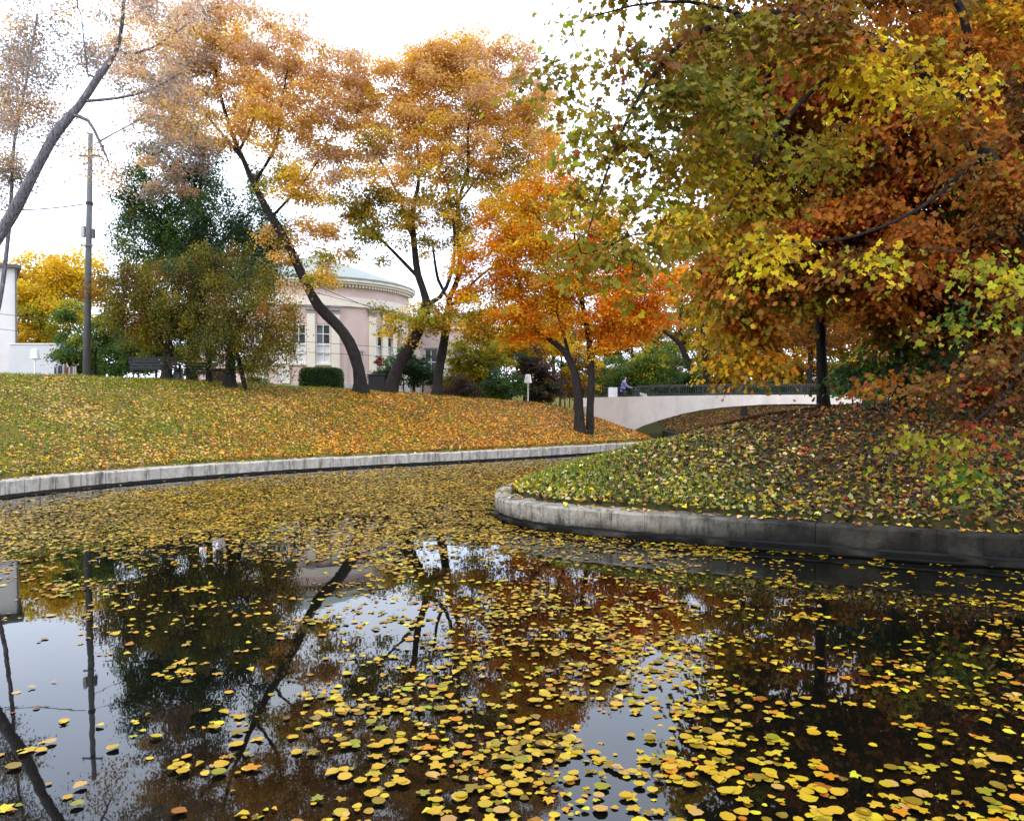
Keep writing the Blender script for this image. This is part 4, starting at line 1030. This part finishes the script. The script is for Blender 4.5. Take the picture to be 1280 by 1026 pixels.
def far_tree(px, py, Y, w, h, cols, label, d=.9, leaf=.24):
    tree('distant_tree', label, 'tree', [[base(px, Y, .28), (px + 2, (py + 490) / 2 + 20, Y, .2), (px - 2, py, Y, .1), (px, py - h * .6, Y, .04)], [(px + 1, py + h * .8, Y, .1), (px + w * .5, py, Y, .05)], [(px + 1, py + h * .9, Y, .1), (px - w * .5, py + .1 * h, Y, .05)]],
         [(px, py, Y, w * .7, h, cols, d), (px - w * .5, py + h * .3, Y + 1, w * .5, h * .6, cols, d), (px + w * .5, py + h * .25, Y - 1, w * .5, h * .65, cols, d)], leaf=leaf, spray=.9, bk='bark_brown', tip_each=1.1, group='trees in the far background')
far_tree(590, 430, 82, 60, 50, 'olive2 green2 moss1', 'olive green distant tree right of the long pink wing')
far_tree(690, 400, 88, 60, 65, 'olive2 gold2 green1', 'olive and gold distant tree behind the orange maple')
far_tree(790, 410, 85, 60, 70, 'green2 olive2 moss2', 'green distant tree behind the bridge left end')
far_tree(880, 400, 90, 60, 80, 'olive3 gold2', 'olive gold distant tree behind the forked tree')
far_tree(960, 390, 75, 60, 85, 'olive2 orange2 tan1', 'orange olive distant tree behind the bridge middle')
far_tree(1050, 400, 70, 65, 80, 'lime1 olive3 gold2', 'olive distant tree between the two mound trunks')
far_tree(1140, 400, 72, 60, 85, 'gold2 olive2 tan1', 'gold distant tree right of the mound trunks')
far_tree(1230, 390, 68, 65, 90, 'olive2 rust2 tan1', 'rusty olive distant tree at the right edge')
far_tree(150, 440, 75, 70, 40, 'blue2 green2', 'blue green distant tree behind the bench bushes')
for (px_, Y_, w_, h_, cc, lb) in ((930, 53, 55, 170, 'olive2 rust2 mustard1', 'tall rusty tree right behind the nearer mound maple'), (1010, 55, 60, 190, 'rust3 brown2 olive1', 'tall rust brown tree standing between the two mound maples'), (1090, 53, 60, 200, 'brown2 rust2 olive1', 'tall brown tree behind the dark green mound bush'), (1180, 52, 70, 190, 'rust2 umber2 olive1', 'tall dark rust tree behind the right mound maple'), (1280, 50, 80, 200, 'brown2 olive2 rust1', 'tall brown olive tree cut by the right frame edge')):
    tree('park_tree', lb, 'tree', [[base(px_, Y_, .2), (px_ + 3, 420, Y_, .16), (px_ - 2, 300, Y_, .12), (px_ + 2, 180, Y_, .06)], [(px_ - 1, 330, Y_, .08), (px_ + w_ * .5, 280, Y_, .04)], [(px_, 370, Y_, .08), (px_ - w_ * .5, 320, Y_, .04)]],
         [(px_, 280, Y_, w_ * .8, h_ * .75, cc, .8), (px_ - w_ * .5, 340, Y_, w_ * .6, h_ * .45, cc, .8), (px_ + w_ * .5, 320, Y_, w_ * .6, h_ * .5, cc, .8), (px_, 400, Y_, w_, 45, cc, .7)], leaf=.19, spray=.8, bk='bark_dark', tip_each=1.1, dens=.8, group='trees behind the mound')
bush(930, 1010, 465, 505, 62, 'dark3 green1', 'dark green bush beyond the right half of the bridge', 'bush', .14)
bush(1040, 1130, 455, 505, 40, 'dark3 green2', 'dark green bush on the mound between two black trunks', 'bush', .14)
bush(1150, 1260, 440, 505, 36, 'dark2 brown2 green1', 'dark brown green undergrowth bush at the right edge', 'bush', .14)

for (a_, b_, t_, Y_, cc, lb) in ((700, 790, 440, 74, 'green2 olive2 moss1', 'mixed green and olive thicket far behind the twin trunks'), (790, 880, 430, 76, 'olive2 lime1 green1', 'olive thicket far behind the forked tree'), (870, 960, 420, 72, 'olive2 rust1 gold1', 'rusty olive thicket beyond the bridge middle'),
                             (950, 1040, 420, 66, 'rust2 olive2 gold1', 'rust coloured thicket left of the first mound trunk'), (1030, 1120, 425, 64, 'olive2 moss2 gold1', 'olive thicket between the mound trunks, far back'), (1110, 1200, 420, 62, 'moss2 rust1 olive2', 'mossy thicket behind the right mound trunk'), (1190, 1300, 410, 60, 'rust2 olive1 brown2', 'brown thicket at the right edge, far back'), (540, 640, 450, 70, 'moss2 olive2 green1', 'mossy thicket below the pink wing')):
    bush(a_, b_, t_, 505, Y_, cc, lb, 'distant_bush', .2, 1.15, grp='thickets in the far background')
# clipped hedge
hb = on_land(402, 45, 0)
hd = empty('clipped_hedge', tuple(hb)); tag(hd, 'clipped dark green box hedge in front of the round hall', 'hedge')
n_ = 9000; hw, hh, hdp = 26 * .045, 1.35, .55
p = rng.random((n_, 3)) * np.array([2, 2, 1]) - np.array([1, 1, 0])
ax = rng.integers(0, 3, n_); sgn = np.sign(rng.random(n_) - .5)
p[ax == 0, 0] = sgn[ax == 0]; p[ax == 1, 1] = -1; p[ax == 2, 2] = 1
p = p * (1 - .12 * rng.random((n_, 1))) * np.array([hw, hdp, hh]); p += rng.standard_normal((n_, 3)) * .035
corner = (np.abs(p[:, 0]) / hw) ** 6 + (p[:, 2] / hh) ** 6 < 1.15
p = p[corner]; n_ = len(p)
o = link('foliage', scatter_leaves('foliage', p, norm(rng.standard_normal((n_, 3))), norm(rng.standard_normal((n_, 3))), .07 * (.6 + .8 * rng.random(n_)), jitter(pick('green3 dark3 blue1', n_), .25), 'kite'), hd, M['leaf']); o['kind'] = 'stuff'
MB().box(-hw * .85, hw * .85, -hdp * .8, hdp * .8, -.2, hh * .86).build('core', plain('hedge twigs', (.012, .016, .01), .9), hd)
stm = MB()
for k in range(5): stm.tube([(-hw * .7 + k * hw * .35, 0, -.2), (-hw * .7 + k * hw * .35 + .03, 0, .25)], .03, 5)
stm.build('stems', M['bark_brown'], hd)

# --- big trees on the mound
RED = 'rust4 red2 brown2 orange1'
tree('mound_maple', 'tall maple on the mound with black trunk nearer the bridge, gold and rust leaves', 'tree',
     [[base(1030, 20.5, .14), (1027, 440, 20.5, .13), (1024, 370, 20.5, .125), (1020, 280, 20.5, .11), (1012, 190, 20.5, .11), (1005, 90, 20.5, .09), (1000, -40, 20.5, .06), (995, -200, 20.5, .03)],
      [(1022, 330, 20.5, .09), (970, 260, 20, .06), (920, 230, 19.5, .03)], [(1016, 230, 20.5, .09), (950, 150, 20, .06), (890, 120, 19.5, .03)], [(1022, 330, 20.5, .08), (980, 370, 19, .05), (920, 400, 18.5, .02)]],
     [(1000, 330, 18.5, 60, 50, 'rust3 orange1 brown2 olive1', .9), (960, 120, 19, 90, 70, 'mustard2 brown2 rust2', .9), (1040, 270, 19, 70, 60, RED, .9), (930, 310, 18.5, 50, 40, 'mustard2 olive2 rust2', .8), (950, 280, 20, 75, 60, 'rust3 mustard2 brown2 olive2', .95), (1020, 200, 20.5, 80, 70, 'rust3 brown2 olive2 gold1', .95), (940, 180, 20, 80, 60, 'mustard4 olive1 rust1', .9), (930, 350, 19, 60, 50, 'mustard3 rust2 olive2', .8), (980, 390, 19.5, 60, 42, 'rust3 orange1 olive2', .85), (900, 100, 20, 90, 70, 'mustard3 olive2 brown1', .85),
      (1000, 80, 20.5, 90, 70, 'rust3 brown2 mustard1', .9), (960, 440, 18.5, 40, 25, 'olive2 mustard1 orange1', .5), (950, -60, 20, 130, 90, 'mustard2 brown2 rust1', .9), (880, 260, 19.5, 40, 60, 'mustard3 gold1 olive1', .7), (908, 425, 18.5, 28, 32, 'gold1 mustard2 olive1', .5), (1040, 330, 20, 50, 50, 'rust3 brown2 olive1', .8)],
     leaf=.12, kind='lobe', spray=.62, tip_each=1.5, flat=.24, dens=1.1, droop=.7)
tree('mound_maple', 'tall maple on the mound with black trunk further right, deep red brown leaves', 'tree',
     [[base(1124, 19, .15), (1127, 430, 19, .14), (1126, 345, 19, .135), (1124, 250, 19, .12), (1130, 150, 19, .1), (1140, 30, 19, .09), (1145, -120, 19, .05)],
      [(1126, 320, 19, .1), (1180, 240, 18.5, .07), (1240, 180, 18, .04)], [(1125, 270, 19, .09), (1080, 200, 18.5, .06), (1040, 150, 18, .03)], [(1126, 350, 19, .08), (1190, 380, 18, .05), (1260, 400, 17.5, .03)]],
     [(1060, 120, 18, 90, 70, RED + ' olive1', .9), (1120, 330, 17.5, 70, 60, RED, .9), (1230, 150, 18, 90, 80, RED + ' olive1', 1.0), (1280, 280, 18, 60, 80, 'red2 umber2 brown2', 1.0), (1200, 330, 18, 60, 50, 'red2 rust2 brown1', 1.0), (1100, 250, 19, 80, 70, RED, 1.0), (1200, 250, 19, 80, 80, RED + ' green1', 1.0), (1150, 150, 19, 100, 80, RED + ' olive1', 1.0), (1250, 350, 18.5, 60, 80, RED + ' umber1', 1.0), (1090, 370, 19, 60, 50, 'rust3 brown2 olive2', .9), (1170, 380, 19.5, 60, 55, 'umber2 red2 brown2', .95), (1260, 450, 18, 55, 50, 'rust2 brown2 umber1', .95), (1180, 455, 18.5, 50, 30, 'umber2 brown2 dark1', .8), (1100, 450, 19, 60, 22, 'dark3 green2 brown1', .6),
      (1200, 60, 19, 110, 80, RED + ' olive1', 1.0), (1160, -80, 19, 150, 100, 'rust2 brown2 olive1', 1.0), (1330, 200, 19, 100, 150, 'brown2 rust2 olive1', 1.0), (1330, 20, 19, 110, 120, 'brown2 rust1 olive2', 1.0), (1340, 420, 18.5, 80, 100, 'umber2 brown2 dark1', 1.0)],
     leaf=.12, kind='lobe', spray=.62, tip_each=1.5, flat=.24, dens=1.1, droop=.7)
tree('great_maple', 'great maple overhanging the pond from the right with large green, yellow and olive leaves', 'tree',
     [[base(1345, 14.5, 0.277), (1335, 430, 14.2, 0.238), (1300, 320, 13.6, 0.211), (1270, 262, 13, 0.178), (1225, 195, 12.5, 0.145), (1192, 140, 12, 0.119), (1150, 95, 11.6, 0.099), (1105, 60, 11.2, 0.079), (1050, 34, 10.9, 0.066), (1000, 22, 10.6, 0.056), (930, 22, 10.4, 0.043), (862, 48, 10.2, 0.033), (822, 88, 10.1, 0.026), (788, 142, 10.0, 0.020), (762, 205, 9.9, 0.013), (735, 290, 9.8, 0.007)],
      [(1270, 262, 13, 0.132), (1300, 150, 13, 0.112), (1290, 20, 13, 0.086), (1240, -100, 12.8, 0.059), (1150, -220, 12.5, 0.033)], [(1192, 140, 12, 0.079), (1210, 60, 11.8, 0.066), (1180, -20, 11.6, 0.046), (1100, -90, 11.4, 0.026)],
      [(930, 22, 10.4, 0.033), (860, 5, 10.4, 0.023), (790, 10, 10.3, 0.013), (720, 30, 10.2, 0.007)], [(1105, 60, 11.2, 0.046), (1020, 110, 10.6, 0.033), (960, 180, 10.3, 0.023), (900, 280, 10.0, 0.013)],
      [(1225, 195, 12.5, .035), (1150, 260, 11.5, .026), (1050, 300, 10.8, .018), (950, 300, 10.4, 0.013)], [(1300, 330, 13.6, 0.079), (1290, 420, 12.8, 0.053), (1250, 500, 12.2, 0.033), (1180, 550, 11.9, 0.013)], [(822, 88, 10.1, 0.013), (815, 150, 10, 0.009), (812, 230, 10, 0.005)]],
     [(1150, 480, 14, 80, 22, 'umber2 rust2 brown2 dark1', .6), (1260, 450, 13, 50, 40, 'umber2 rust2 brown2', .7), (1190, 470, 13, 70, 30, 'umber3 brown2 red1 dark1', .7), (1250, 500, 12.6, 50, 40, 'red2 umber3 dark1', .7), (700, 90, 10.4, 45, 50, 'olive2 mustard2 moss1', .3), (705, 200, 10.2, 35, 60, 'olive2 lime1 mustard1', .25), (720, 330, 9.9, 35, 45, 'olive2 mustard2', .3), (1010, 25, 10.2, 70, 35, 'brown3 mustard2 rust1 olive1', .7), (1120, 55, 10.6, 60, 25, 'gold2 mustard2 brown1', .7), (870, 110, 10, 60, 60, 'moss2 olive2 mustard1', .6), (1200, 140, 11.2, 60, 30, 'brown3 rust2 mustard1', .7), (1270, 230, 12, 50, 50, 'umber1 rust2 brown2', .8), (920, 150, 10, 50, 40, 'olive2 gold1 moss1', .6), (860, 270, 9.9, 35, 50, 'olive2 gold1', .35), (760, 60, 10.3, 60, 45, 'olive2 mustard2 lime1', .28), (830, 60, 10.3, 60, 60, 'mustard3 olive2 brown1 moss1', .6), (740, 150, 10.1, 45, 60, 'lime1 olive2 mustard2', .27), (790, 190, 10, 55, 65, 'olive2 mustard3 lime1', .3), (850, 190, 10.2, 50, 70, 'olive2 mustard2 moss1 brown1', .5), (900, 60, 10.5, 70, 70, 'mustard3 olive2 brown1 moss1', .7), (745, 250, 9.9, 40, 50, 'olive2 mustard2 lemon1', .36), (790, 300, 9.9, 50, 45, 'olive3 moss1 gold1', .6), (850, 300, 9.9, 30, 30, 'mustard2 brown2 olive2 rust1', .35),
      (800, 350, 9.8, 30, 25, 'olive2 gold1', .35), (910, 210, 10.2, 50, 40, 'mustard2 gold1 olive2', .6), (985, 35, 10.8, 80, 40, 'mustard2 brown2 rust1 olive1', .7), (1090, 85, 10.6, 75, 24, 'yellow3 lemon3 lime1', .95, .8), (1185, 100, 11, 50, 20, 'yellow2 lemon2 gold2', .7, .7), (1030, 170, 10.8, 60, 50, 'mustard2 rust2 olive2', .4), (980, 300, 10.0, 52, 20, 'yellow3 gold2 lemon1', .85, .6), (950, 250, 10.2, 45, 22, 'olive2 mustard2', .4),
      (1110, 312, 10.4, 42, 11, 'lemon2 yellow2 lime1', .6, .5), (1255, 335, 10.6, 32, 30, 'lime3 lemon1 green1', .7, .6), (1225, 385, 10.8, 35, 16, 'green2 lime2', .6, .5), (1250, 190, 12, 50, 60, 'brown2 rust2 green1', .4), (1160, 540, 11.8, 58, 13, 'olive2 lime2 moss1', .5, .5), (1225, 585, 11.6, 42, 20, 'lime2 green2 moss1', .5, .5), (1200, 560, 11.7, 40, 10, 'lime2 olive1 red1', .4, .5), (1240, 540, 11.9, 50, 20, 'red2 umber2 olive1', .4, .6), (1120, 575, 11.9, 30, 12, 'lime1 olive2', .16, .5),
      (1120, 20, 11.5, 90, 40, 'brown3 rust2 mustard1', .6), (1240, 30, 12, 70, 50, 'gold2 rust2 brown2', .6), (1000, -70, 11, 150, 70, 'mustard2 brown2 olive2 rust1', .7), (820, -60, 10.4, 110, 60, 'olive2 mustard2 lime1', .6), (1220, -120, 12.5, 150, 110, 'brown3 mustard2 rust1 olive1', .8), (1060, -170, 12, 150, 70, 'brown2 mustard2 olive1', .8), (1350, 60, 13, 90, 120, 'brown2 rust1 umber1', .8), (1350, 300, 13.5, 70, 110, 'brown2 rust1 umber1', .7)],
     leaf=.108, kind='maple', spray=.44, tip_each=1.2, flat=.22, dens=.95, droop=.7, single=300, tip_r=.005, step=.35)

# ------------------------------------------------------------------ fallen leaves and grass on the land
def land_scatter(n_, xr, yr, keep):
    X = rng.uniform(*xr, n_); Y = rng.uniform(*yr, n_)
    Z, sl, sr = land(X, Y); k = keep(X, Y, Z, sl, sr)
    X, Y, Z = X[k], Y[k], Z[k]; e = .15
    zx = land(X + e, Y)[0]; zy = land(X, Y + e)[0]
    nr = norm(np.stack([-(zx - Z) / e, -(zy - Z) / e, np.ones(len(X))], 1))
    return np.stack([X, Y, Z], 1), nr, sl[k], sr[k]
def fbm(X, Y, s, seed): return vnoise(X, Y, s, seed) * .6 + .4 * vnoise(X, Y, s * 2.7, seed + 3)

def keep_left(X, Y, Z, sl, sr):
    d = np.interp(X, [-24, -15, -11, -7, 2, 8], [.20, .34, .72, .97, 1, 1]) + .46 * fbm(X, Y, .8, 2)
    return (sl > .32) & (sl < 13) & (rng.random(len(X)) < d) & (X > -.75 * Y) & (Y < 52)
p, nr, sl_, _ = land_scatter(330000, (-28, 9), (14, 50), keep_left)
n_ = len(p)
t = np.clip((p[:, 0] + 15) / 7.5 + .25 * fbm(p[:, 0], p[:, 1], .5, 8), 0, 1)[:, None]
cl = np.where(rng.random((n_, 1)) < t, pick('rust5 orange4 gold2 brown3 amber1', n_), pick('tan3 lemon2 brown2 straw3 gold1', n_))
cl = np.where(((rng.random(n_) < .34) & (rng.random(n_) > .75 * t[:, 0]))[:, None], pick('tan3 pink1 brown1 straw2', n_), cl) * .85
pt = fbm(p[:, 0] * 1.2, p[:, 1], .75, 17)
cl = np.where(((pt > .22) & (rng.random(n_) < .6))[:, None], pick('brown3 umber2 rust1 tan1', n_), cl)
cl = np.where(((pt < -.3) & (rng.random(n_) < .5))[:, None], pick('moss2 olive2 lime1', n_) , cl)
p[:, 2] += .01 + .03 * rng.random(n_)
tag(link('fallen_leaves', scatter_leaves('fallen_leaves', p, norm(np.cross(nr, rng.standard_normal((n_, 3)))), norm(nr + .33 * rng.standard_normal((n_, 3))), .115 * (.6 + .7 * rng.random(n_)), jitter(cl, .25) * np.array([1.05, .95, .7]), 'kite'), None, M['litter']),
    'yellow and rusty fallen leaves lying over the grassy bank', 'leaves', kind='stuff')

def keep_right(X, Y, Z, sl, sr): return (sr > .35) & (sr < 14) & (rng.random(len(X)) < .9 + .25 * fbm(X, Y, .9, 5)) & (X < .8 * Y)
p, nr, _, sr_ = land_scatter(230000, (-.5, 20), (10, 62), keep_right)
n_ = len(p)
t = np.clip(1 - sr_ / 2.5 + .5 * fbm(p[:, 0], p[:, 1], .7, 3), 0, 1)[:, None]
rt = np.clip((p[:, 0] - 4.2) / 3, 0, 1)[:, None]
cl = np.where(rng.random((n_, 1)) < t, pick('olive3 gold1 lemon1 straw2 moss2', n_), pick('mud4 umber2 brown2 straw1 tan1 olive3 moss2 mustard1', n_))
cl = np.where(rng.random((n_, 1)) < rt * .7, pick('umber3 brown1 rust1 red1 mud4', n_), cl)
p[:, 2] += .01 + .05 * rng.random(n_)
tag(link('fallen_leaves', scatter_leaves('fallen_leaves', p, norm(np.cross(nr, rng.standard_normal((n_, 3)))), norm(nr + .45 * rng.standard_normal((n_, 3))), .105 * (.5 + .8 * rng.random(n_)), jitter(cl, .34), 'curl'), None, M['litter']),
    'curled brown and olive fallen leaves covering the dark mound', 'leaves', kind='stuff')

def keep_k(X, Y, Z, sl, sr): return ((sr > .04) & (sr < .5) & (X < .8 * Y)) & (rng.random(len(X)) < .45 + .5 * fbm(X, Y, 1.3, 6)) | ((sl > 0.05) & (sl < .45) & (rng.random(len(X)) < .35 + .5 * fbm(X, Y, 1.1, 7)) & (X > -.75 * Y))
p, nr, sl_, sr_ = land_scatter(90000, (-15, 12), (10, 46), keep_k)
n_ = len(p); p[:, 2] = np.where(sr_ > sl_, .515, .455) + .02 * rng.random(n_)
tag(link('fallen_leaves', scatter_leaves('fallen_leaves', p, norm(rng.standard_normal((n_, 3)) * np.array([1, 1, .1])), norm(np.array([0, 0, 1.]) + .3 * rng.standard_normal((n_, 3))), .105 * (.5 + .8 * rng.random(n_)), jitter(pick('tan2 brown3 gold2 olive2 umber1', n_), .25), 'oval'), None, M['litter']),
    'scattered brown and yellow leaves lying on top of the kerbs', 'leaves', kind='stuff')
def blades(name, label, p, nr, hgt, cl):
    n_ = len(p); a = rng.random(n_) * 6.283
    side = np.stack([np.cos(a), np.sin(a), np.zeros(n_)], 1) * .012
    lean = rng.standard_normal((n_, 3)) * .4; lean[:, 2] = 1
    tip = p + norm(lean) * hgt[:, None]
    V = np.stack([p - side, p + side, tip], 1).reshape(-1, 3)
    tag(link(name, tri_mesh(name, V, np.arange(n_ * 3).reshape(-1, 3), np.repeat(cl, 3, 0)), None, M['leaf']), label, 'grass', kind='stuff')
def keep_g(X, Y, Z, sl, sr):
    d = np.interp(X, [-24, -12, -8, -3, 2, 8], [1, 1, .7, .35, .15, .12]) * np.clip(.65 + .9 * fbm(X, Y, .5, 12), 0, 1)
    return (sl > .4) & (sl < 13) & (rng.random(len(X)) < d) & (X > -.75 * Y)
p, nr, _, _ = land_scatter(340000, (-26, 9), (15, 50), keep_g)
blades('grass', 'short green grass showing through the leaves on the bank', p, nr, rng.uniform(.07, .2, len(p)), jitter(pick('green3 lime3', len(p)), .2))
def keep_g2(X, Y, Z, sl, sr):
    d = np.clip(1.25 - (X - 1.0) * .33, 0.05, 1) * np.clip(1.3 - sr / 6, 0.1, 1) * np.clip(.75 + .6 * fbm(X, Y, 1.2, 9), 0, 1)
    return (sr > .5) & (sr < 10) & (rng.random(len(X)) < d) & (Y > 13.5)
p, nr, _, _ = land_scatter(150000, (-.5, 11), (13, 46), keep_g2)
blades('grass', 'bright green grass on the tip of the mound above the curved kerb', p, nr, rng.uniform(.06, .19, len(p)), jitter(pick('green3 lime3', len(p)), .2) * np.array([.9, 1.15, .9]))

# ------------------------------------------------------------------ floating leaves
def water_density(X, Y):
    sl = signed(_LS, X, Y)[0]; sr = signed(_RS, X, Y)[0]
    px = 640 + X / Y * F
    far = np.clip((Y - 12.2) / 3.2, 0, 1)
    # drifted rafts: wandering noise bands, tighter towards the viewer
    nzv = fbm(X + .35 * Y, Y * .75, .95, 21) + .45 * fbm(X, Y, 2.9, 5) + .3 * fbm(X * 1.3, Y, 7.0, 2)
    e = np.clip((nzv + .12) / .62, 0, 1); e = e * e * (3 - 2 * e)
    d = (.09 + .66 * e) * (1 - far) + (.62 + .5 * e) * far
    def hole(x, y, rx, ry, a):
        return 1 - a * np.exp(-((X - x) / rx) ** 2 - ((Y - y) / ry) ** 2)
    for hq in ((-4.7, 7.6, 1.3, 2.0, .97), (-2.7, 7.2, 1.3, 2.4, .82), (-3.4, 11.4, 2.3, 1.5, .85), (4.2, 12.0, 3.2, 1.5, .6), (-1.7, 8.5, .7, .8, .6), (2.9, 6.8, .9, 1.1, .88), (3.6, 8.6, 1.1, .9, .5), (1.0, 5.8, .6, .7, .55), (-.3, 11.6, .9, .7, .6), (-.7, 5.2, .5, .6, .5), (4.8, 10.5, 2.2, 2.0, .5), (-7.5, 12.5, 1.6, 1.6, .7), (2.6, 8.4, .8, .6, .3)):
        d = d * hole(*hq)
    def raft(x, y, rx, ry, a): return a * np.exp(-((X - x) / rx) ** 2 - ((Y - y) / ry) ** 2)
    for r_q in ((-.1, 5.2, .8, .6, .35), (2.2, 5.0, .9, .7, .45), (.9, 7.3, 1.0, .9, .3), (-.9, 9.6, 1.4, .8, .3), (4.6, 7.0, 1.2, 1.3, .3), (-.6, 7.0, .9, 1.2, .4), (1.7, 6.1, .6, .8, .55), (3.3, 5.2, 1.0, .7, .35), (.2, 8.8, 1.2, 1.1, .3), (1.6, 5.0, .5, .5, .4), (3.6, 7.6, .7, .7, .25), (-.2, 6.0, .5, .7, .25), (-1.9, 6.2, .6, .5, .25)):
        d = d + raft(*r_q)
    d = d * np.clip((-sl - .7) / 1.7, 0.05, 1)            # a clear strip along the far kerb
    return np.where((sl < -.05) & (sr < -.08), d, 0)

def water_pick(n_):
    X = rng.uniform(-15, 11, n_); Y = 3.6 + (44 - 3.6) * rng.random(n_)
    k = (np.abs(X) < .72 * Y + .8) & (rng.random(n_) < np.clip(water_density(X, Y), 0, 1) * np.interp(Y, [4, 9, 14, 26, 44], [.95, .95, 1.0, .95, .75]))
    return X[k], Y[k]
X, Y = water_pick(185000)
k = rng.random(len(X)) < np.interp(Y, [4, 10, 15], [.42, .5, 1])       # lone leaves
cx_, cy_ = water_pick(16000)                              # and leaves that have drifted together
m_ = rng.integers(2, 14, len(cx_)); c_i = np.repeat(np.arange(len(cx_)), m_)
rad_ = .035 * np.sqrt(m_)[c_i, None] * (.4 + 1.3 * rng.random((len(c_i), 1)))
ca = rng.random((len(c_i), 1)) * 6.283
X = np.r_[X[k], (cx_[c_i, None] + rad_ * np.cos(ca) * 1.5)[:, 0]]; Y = np.r_[Y[k], (cy_[c_i, None] + rad_ * np.sin(ca))[:, 0]]
k = water_density(X, Y) > .03
X, Y = X[k], Y[k]
n_ = len(X)
size = .086 * (.42 + .95 * rng.random(n_) ** 1.4) * np.interp(Y, [4, 5.5, 8, 14, 30], [1.05, 1.0, .88, .92, 1.2])
Z = .004 + .014 * rng.random(n_)
far = np.clip((Y - 11) / 6, 0, 1)[:, None]
cl = np.where(rng.random((n_, 1)) < far, pick('mustard4 gold4 brown3 olive2', n_), pick('yellow4 gold6 amber3 lemon1 lime1 mustard3 tan1 orange1', n_))
cl = np.where((fbm(X, Y, .55, 31) > .25)[:, None] & (rng.random((n_, 1)) < .5), pick('gold3 orange1 rust1 yellow2', n_), cl)
pos = np.stack([X, Y, Z], 1); a = rng.random(n_) * 6.283
tipd = np.stack([np.cos(a), np.sin(a), .03 * rng.standard_normal(n_)], 1)
nrm = np.array([0, 0, 1.0]) + .075 * rng.standard_normal((n_, 3))
tint = jitter(cl, .25) * np.where(far > .5, .56, .50) * np.array([1, .93, .7])
ppx, ppy = 640 + X / Y * F, HY + CAMZ / Y * F
infr = (ppx > 4) & (ppx < 1276) & (ppy < 1022)
order = np.argsort(np.where(infr, Y / size, 1e6))[:300]
rest = np.ones(n_, bool); rest[order] = False
which = rng.choice(3, n_, p=[.42, .30, .28])
for kind, w_, lb in (('round', 0, 'mats of rounded yellow and olive leaves floating across the whole pond'), ('maple', 1, 'mats of pointed lobed leaves floating among the rounded ones on the pond'), ('oval', 2, 'mats of narrow oval leaves floating among the lobed ones on the pond')):
    k1 = rest & (which == w_)
    tag(link('floating_leaves', scatter_leaves('floating_leaves', pos[k1], tipd[k1], nrm[k1], size[k1] * (1, 1.15, 1.1)[w_], tint[k1], kind), None, M['floating']), lb, 'leaves', kind='stuff')
# the three hundred nearest float as single leaves
shades = [('yellow', 'yellow'), ('lemon', 'pale yellow'), ('gold', 'golden'), ('amber', 'amber'), ('mustard', 'mustard'), ('lime', 'yellow green'), ('olive', 'olive'), ('tan', 'tan'), ('orange', 'orange'), ('rust', 'rusty')]
kc = np.array([C[s] for s, _ in shades]); lm = {}; todo = []
def place_of(px, py):
    return ('at the lower left corner' if px < 160 and py > 880 else 'on the bluish sky reflection' if px < 170 else 'on the black tree reflection' if px < 400 else 'left of the middle' if px < 600 else 'below the red reflection' if px < 780
            else 'beside the pale sky reflection' if px < 930 else 'in the golden raft' if px < 1080 else 'near the lower right corner')
for i in order:
    s = int(np.argmin(np.abs(kc - cl[i]).sum(1))); kind = ('round', 'maple', 'oval')[int(rng.integers(0, 3))]
    if (s, kind) not in lm:
        me = scatter_leaves('floating_leaf', np.zeros((1, 3)), np.array([[0, 1., 0]]), np.array([[0, 0, 1.]]), np.ones(1), kc[s:s + 1] * .5 * np.array([1, .93, .7]), kind)
        me.vertices.foreach_get('co', (buf := np.zeros(len(me.vertices) * 3, np.float32))); buf[2::3] *= .35; me.vertices.foreach_set('co', buf)
        me.materials.append(M['floating']); lm[(s, kind)] = me
    o = bpy.data.objects.new('floating_leaf', lm[(s, kind)]); col.objects.link(o)
    o.location = (X[i], Y[i], Z[i] + .008); o.rotation_euler = (.04 * random.gauss(0, 1), .04 * random.gauss(0, 1), a[i]); sc_ = float(size[i]) * (1.15 if kind == 'maple' else 1); o.scale = (sc_, sc_, sc_)
    shape = {'round': 'rounded', 'maple': 'lobed', 'oval': 'oval'}[kind]
    gap_ = np.hypot(X - X[i], Y - Y[i]); touch = int(((gap_ < .55 * (size + size[i])).sum())) - 1
    big_ = 'large ' if size[i] > .10 else 'small ' if size[i] < .075 else ''
    todo.append((f'{big_}{shades[s][1]} {shape} leaf ' + ('floating alone ' if touch == 0 else 'touching one other ' if touch == 1 else 'in a clump ') + place_of(ppx[i], ppy[i]), ppx[i], ppy[i], o))
same = {}
for lb, x, y, o in todo: same.setdefault(lb, []).append((x, y, o))
ORD = ['leftmost', 'second from left', 'third from left', 'fourth from left', 'fifth from left', 'sixth from left', 'seventh from left', 'eighth from left']
for lb, g_ in same.items():
    g_.sort(key=lambda q: q[0])
    for k, (x, y, o) in enumerate(g_):
        end = '' if len(g_) == 1 else ', ' + ((('left one', 'right one')[k]) if len(g_) == 2 else 'rightmost' if k == len(g_) - 1 else ORD[min(k, 7)])
        tag(o, lb + end, 'leaf', 'single leaves floating on the near water')
print('TRIS', sum(len(o.data.polygons) for o in scene.objects if o.type == 'MESH'))
